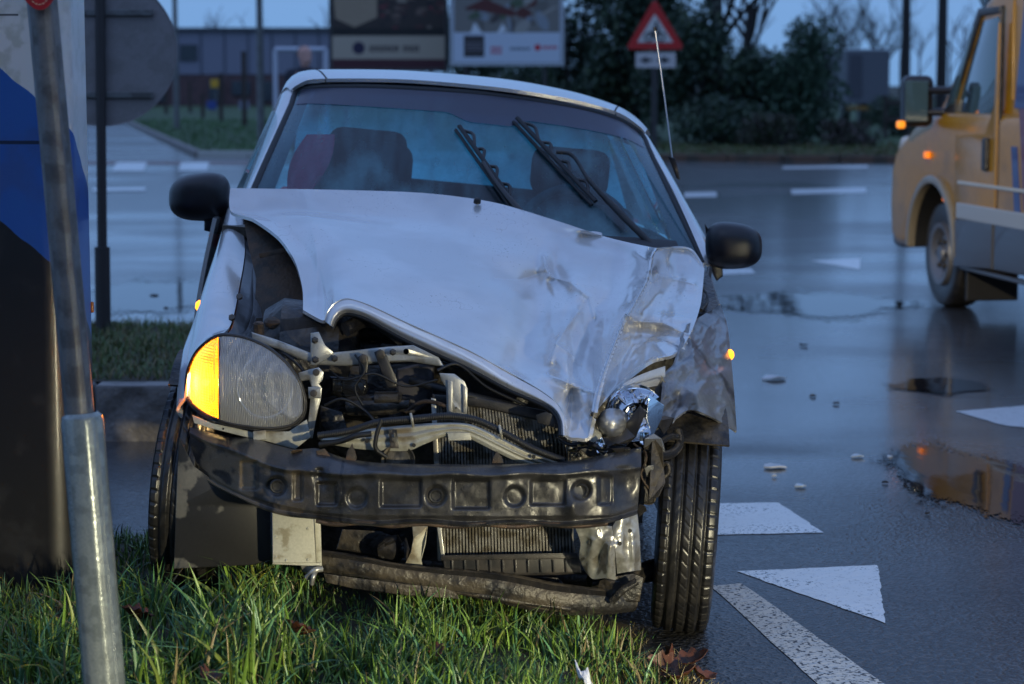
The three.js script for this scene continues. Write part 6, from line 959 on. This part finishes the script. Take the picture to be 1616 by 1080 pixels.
// parked lorry far off
{
  const d = 72, a = P(1335, 186, d), b = P(1376, 80, d), f = V((a.x + b.x) / 2, 0.1, -d), cx = (a.x + b.x) / 2, w = b.x - a.x, t = thing('lorry', 'grey box lorry parked beyond the hedge end', 'lorry', f), body = std([0.12, 0.125, 0.15], 0.6);
  part(t, 'box_body', box(w + 0.6, b.y - 0.75, 6, V(cx + 0.3, (b.y + 0.75) / 2, -d - 3), 0.04), body); part(t, 'roof_edge', box(w + 0.64, 0.06, 6.02, V(cx + 0.3, b.y + 0.03, -d - 3), 0.01), std([0.5, 0.55, 0.6], 0.4));
  part(t, 'rear_door', box(w * 0.5, b.y - 1.1, 0.04, V(cx - 0.1, (b.y + 0.85) / 2, -d + 0.02), 0.01), std([0.07, 0.07, 0.09], 0.6));
  part(t, 'under_bar', box(w, 0.14, 0.08, V(cx, 0.62, -d + 0.05), 0.02), std([0.25, 0.13, 0.03], 0.5)); for (const s of [-1, 1]) part(t, 'wheel', boxUV(new THREE.CylinderGeometry(0.42, 0.42, 0.25, 20).rotateZ(Math.PI / 2).translate(cx + s * w * 0.36, 0.5, -d - 1).toNonIndexed()), M.tyre);
}
// low timber fence by the trunks
{
  const d = 54, a = P(1398, 190, d), b = P(1470, 190, d), f = V((a.x + b.x) / 2, 0.1, -d), t = thing('timber_fence', 'low dark timber rail fence below the bare trunks', 'fence', f), wd = std([0.05, 0.04, 0.035], 0.8);
  for (const y of [0.55, 0.95]) part(t, 'rail', box(b.x - a.x, 0.12, 0.05, V(f.x, y, -d + 0.08), 0.01), wd); for (let i = 0; i < 3; i++) part(t, 'fence_post', box(0.1, 1.05, 0.1, V(lerp(a.x, b.x, i / 2), 0.6, -d), 0.01), wd);
}
// far-off wood that reads as one mass
{
  const g = rng(61), out = []; for (let i = 0; i < 130; i++) { const d = 210 + g() * 60, x = (i / 130 - 0.5) * 230 + (g() - 0.5) * 3, h = 4.5 + g() * 3.2 + (x > 25 ? 2.5 : 0), f = V(x, -0.05, -d); out.push(tube([f, f.clone().add(V((g() - 0.5) * 0.4, h * 0.5, 0)), f.clone().add(V((g() - 0.5) * 0.9, h, 0))], (q) => 0.16 * (1 - 0.8 * q), { n: 5, k: 4 })); for (let k = 0; k < 6; k++) { const t = 0.3 + 0.6 * g(), az = g() * 6.28; limb(out, f.clone().add(V(0, h * t, 0)), V(Math.cos(az) * 0.7, 0.8, Math.sin(az) * 0.7).normalize(), h * 0.32, 0.07, 1, g); } }
  struct('distant_wood', out, std([0.06, 0.052, 0.062], 0.9), 'far-off bare wood along the horizon', 'wood', 'stuff');
}
// ---------------------------------------------------------------- grass
function bladeGeo(bend, seg = 5) { return sheet(2, seg, (u, v) => { const a = (u - 0.5) * (1 - Math.pow(v, 1.7)), y = v * (1 - 0.28 * bend * v), z = bend * v * v * 0.75; return V(a, y, z + 0.12 * Math.abs(a)); }); }
const bladeMat = std(1, 0.4);
const blades = [0.15, 0.45, 0.8, 1.25].map((b) => bladeGeo(b));
function turf(name, label, list) {                                 // list of [x, y, z, height, width, colour, yaw, tilt, variant]
  const root = new THREE.Group(); root.name = name; root.userData = { kind: 'stuff', label, category: 'grass' }; scene.add(root);
  blades.forEach((g, k) => {
    const mine = list.filter((b) => b[8] === k); if (!mine.length) return; const im = lit(new THREE.InstancedMesh(g, bladeMat, mine.length)), m = new THREE.Matrix4(), q = new THREE.Quaternion(), e = new THREE.Euler(0, 0, 0, 'YXZ'), c = new THREE.Color();
    mine.forEach(([x, y, z, h, w, col, yaw, tilt], i) => { e.set(tilt, yaw, 0); q.setFromEuler(e); m.compose(V(x, y, z), q, V(w, h, h)); im.setMatrixAt(i, m); im.setColorAt(i, c.setRGB(...col)); }); im.name = 'blades'; root.add(im);
  });
}
{
  const r = rng(401), list = [];
  const N = 40000;
  for (let i = 0; i < N; i++) {
    const x = lerp(-2.3, 0.62, r()), d = lerp(4.55, 7.12, Math.pow(r(), 1.15)), s = edgeDist(x, d); if (s < 0.012) continue;
    const h0 = vergeH(x, d), local = C(0, 0, 0), lx = x + 0.215, under = d > 5.52 && d < 9 && lx > -0.80 && lx < 0.75;
    const tyre = (Math.abs(x + 0.86) < 0.10 || Math.abs(x - 0.45) < 0.10) && d > 5.56 && d < 5.95; if (tyre && r() < 0.85) continue;
    if (x < -1.13 && x > -2.0 && d > 5.66 && d < 6.02) continue;
    const tuft = fbm((x + 10) / 20, (d + 10) / 20, 90, 3, 402), dry = sstep(0.12, 0.5, x + 0.15 * (tuft - 0.5)) * 0.8 + 0.08;
    let h = lerp(0.05, 0.20, Math.pow(r(), 1.7)) * lerp(0.4, 1.2, sstep(0.38, 0.62, tuft)) * lerp(0.55, 1, sstep(0, 0.25, s)); h *= lerp(1, 0.62, sstep(-0.65, -0.35, x)) * lerp(0.6, 1, sstep(-1.2, -0.95, x)); if (under) h *= 0.5; if (d > 6.3) h *= 0.55;
    const k = 0.4 + 1.1 * r(), pick = r(); let col;
    if (pick < dry) col = [0.19 * k, 0.15 * k, 0.065 * k]; else if (pick < dry + 0.10) col = [0.15 * k, 0.19 * k, 0.03 * k]; else if (r() < 0.3) col = [0.07 * k, 0.17 * k, 0.065 * k]; else col = [0.125 * k, 0.215 * k, 0.03 * k];
    list.push([x, h0 - 0.006, -d, h, lerp(0.004, 0.0095, r() * r()) * (pick < dry ? 0.55 : 1), col, r() * 6.283, (r() - 0.4) * 0.75, Math.floor(r() * 4)]);
  }
  turf('verge_grass', 'wet green grass with dry stalks on the near verge', list);
}
{
  const r = rng(411), list = [];
  for (let i = 0; i < 26000; i++) { const x = lerp(-4.2, -0.8, r()), d = lerp(9.08, 11.55, r()), rim = sstep(0, 0.5, ISL.d1 - d) * sstep(0, 0.4, ISL.x1 - x), y = lerp(-0.02, ISL.h, rim) + 0.03 * noise2(x * 5, d * 5, 9) * rim, k = 0.6 + 0.8 * r(), c = r() < 0.35 ? [0.17 * k, 0.13 * k, 0.045 * k] : [0.09 * k, 0.14 * k, 0.035 * k]; list.push([x, y - 0.004, -d, lerp(0.03, 0.09, r() * r()), 0.006, c, r() * 6.283, (r() - 0.4) * 0.9, Math.floor(r() * 4)]); }
  turf('island_grass', 'short mown grass on the raised island', list);
}
{
  const r = rng(421), list = [];
  for (let i = 0; i < 30000; i++) { const u = r(), right = i % 2, x = right ? lerp(3, 11, u) : lerp(-13, 2, u), d = right ? lerp(39.4, 50, r() * r()) : lerp(43, 80, r()); if (!right && x < -6.06 - (d - 42.8) * 0.211) continue; if (right && d < 42.75 - (x + 6.06) * 0.2095 + 0.3) continue; const k = 0.6 + 0.8 * r(), c = right ? (r() < 0.3 ? [0.13 * k, 0.075 * k, 0.03 * k] : [0.07 * k, 0.10 * k, 0.02 * k]) : [0.045 * k, 0.12 * k, 0.025 * k]; list.push([x, 0.095, -d, lerp(0.06, 0.2, r() * r()), 0.03, c, r() * 6.283, (r() - 0.4) * 0.8, Math.floor(r() * 4)]); }
  turf('lawn_grass', 'green lawn grass on the far side of the junction', list);
}
renderer.render(scene, camera);
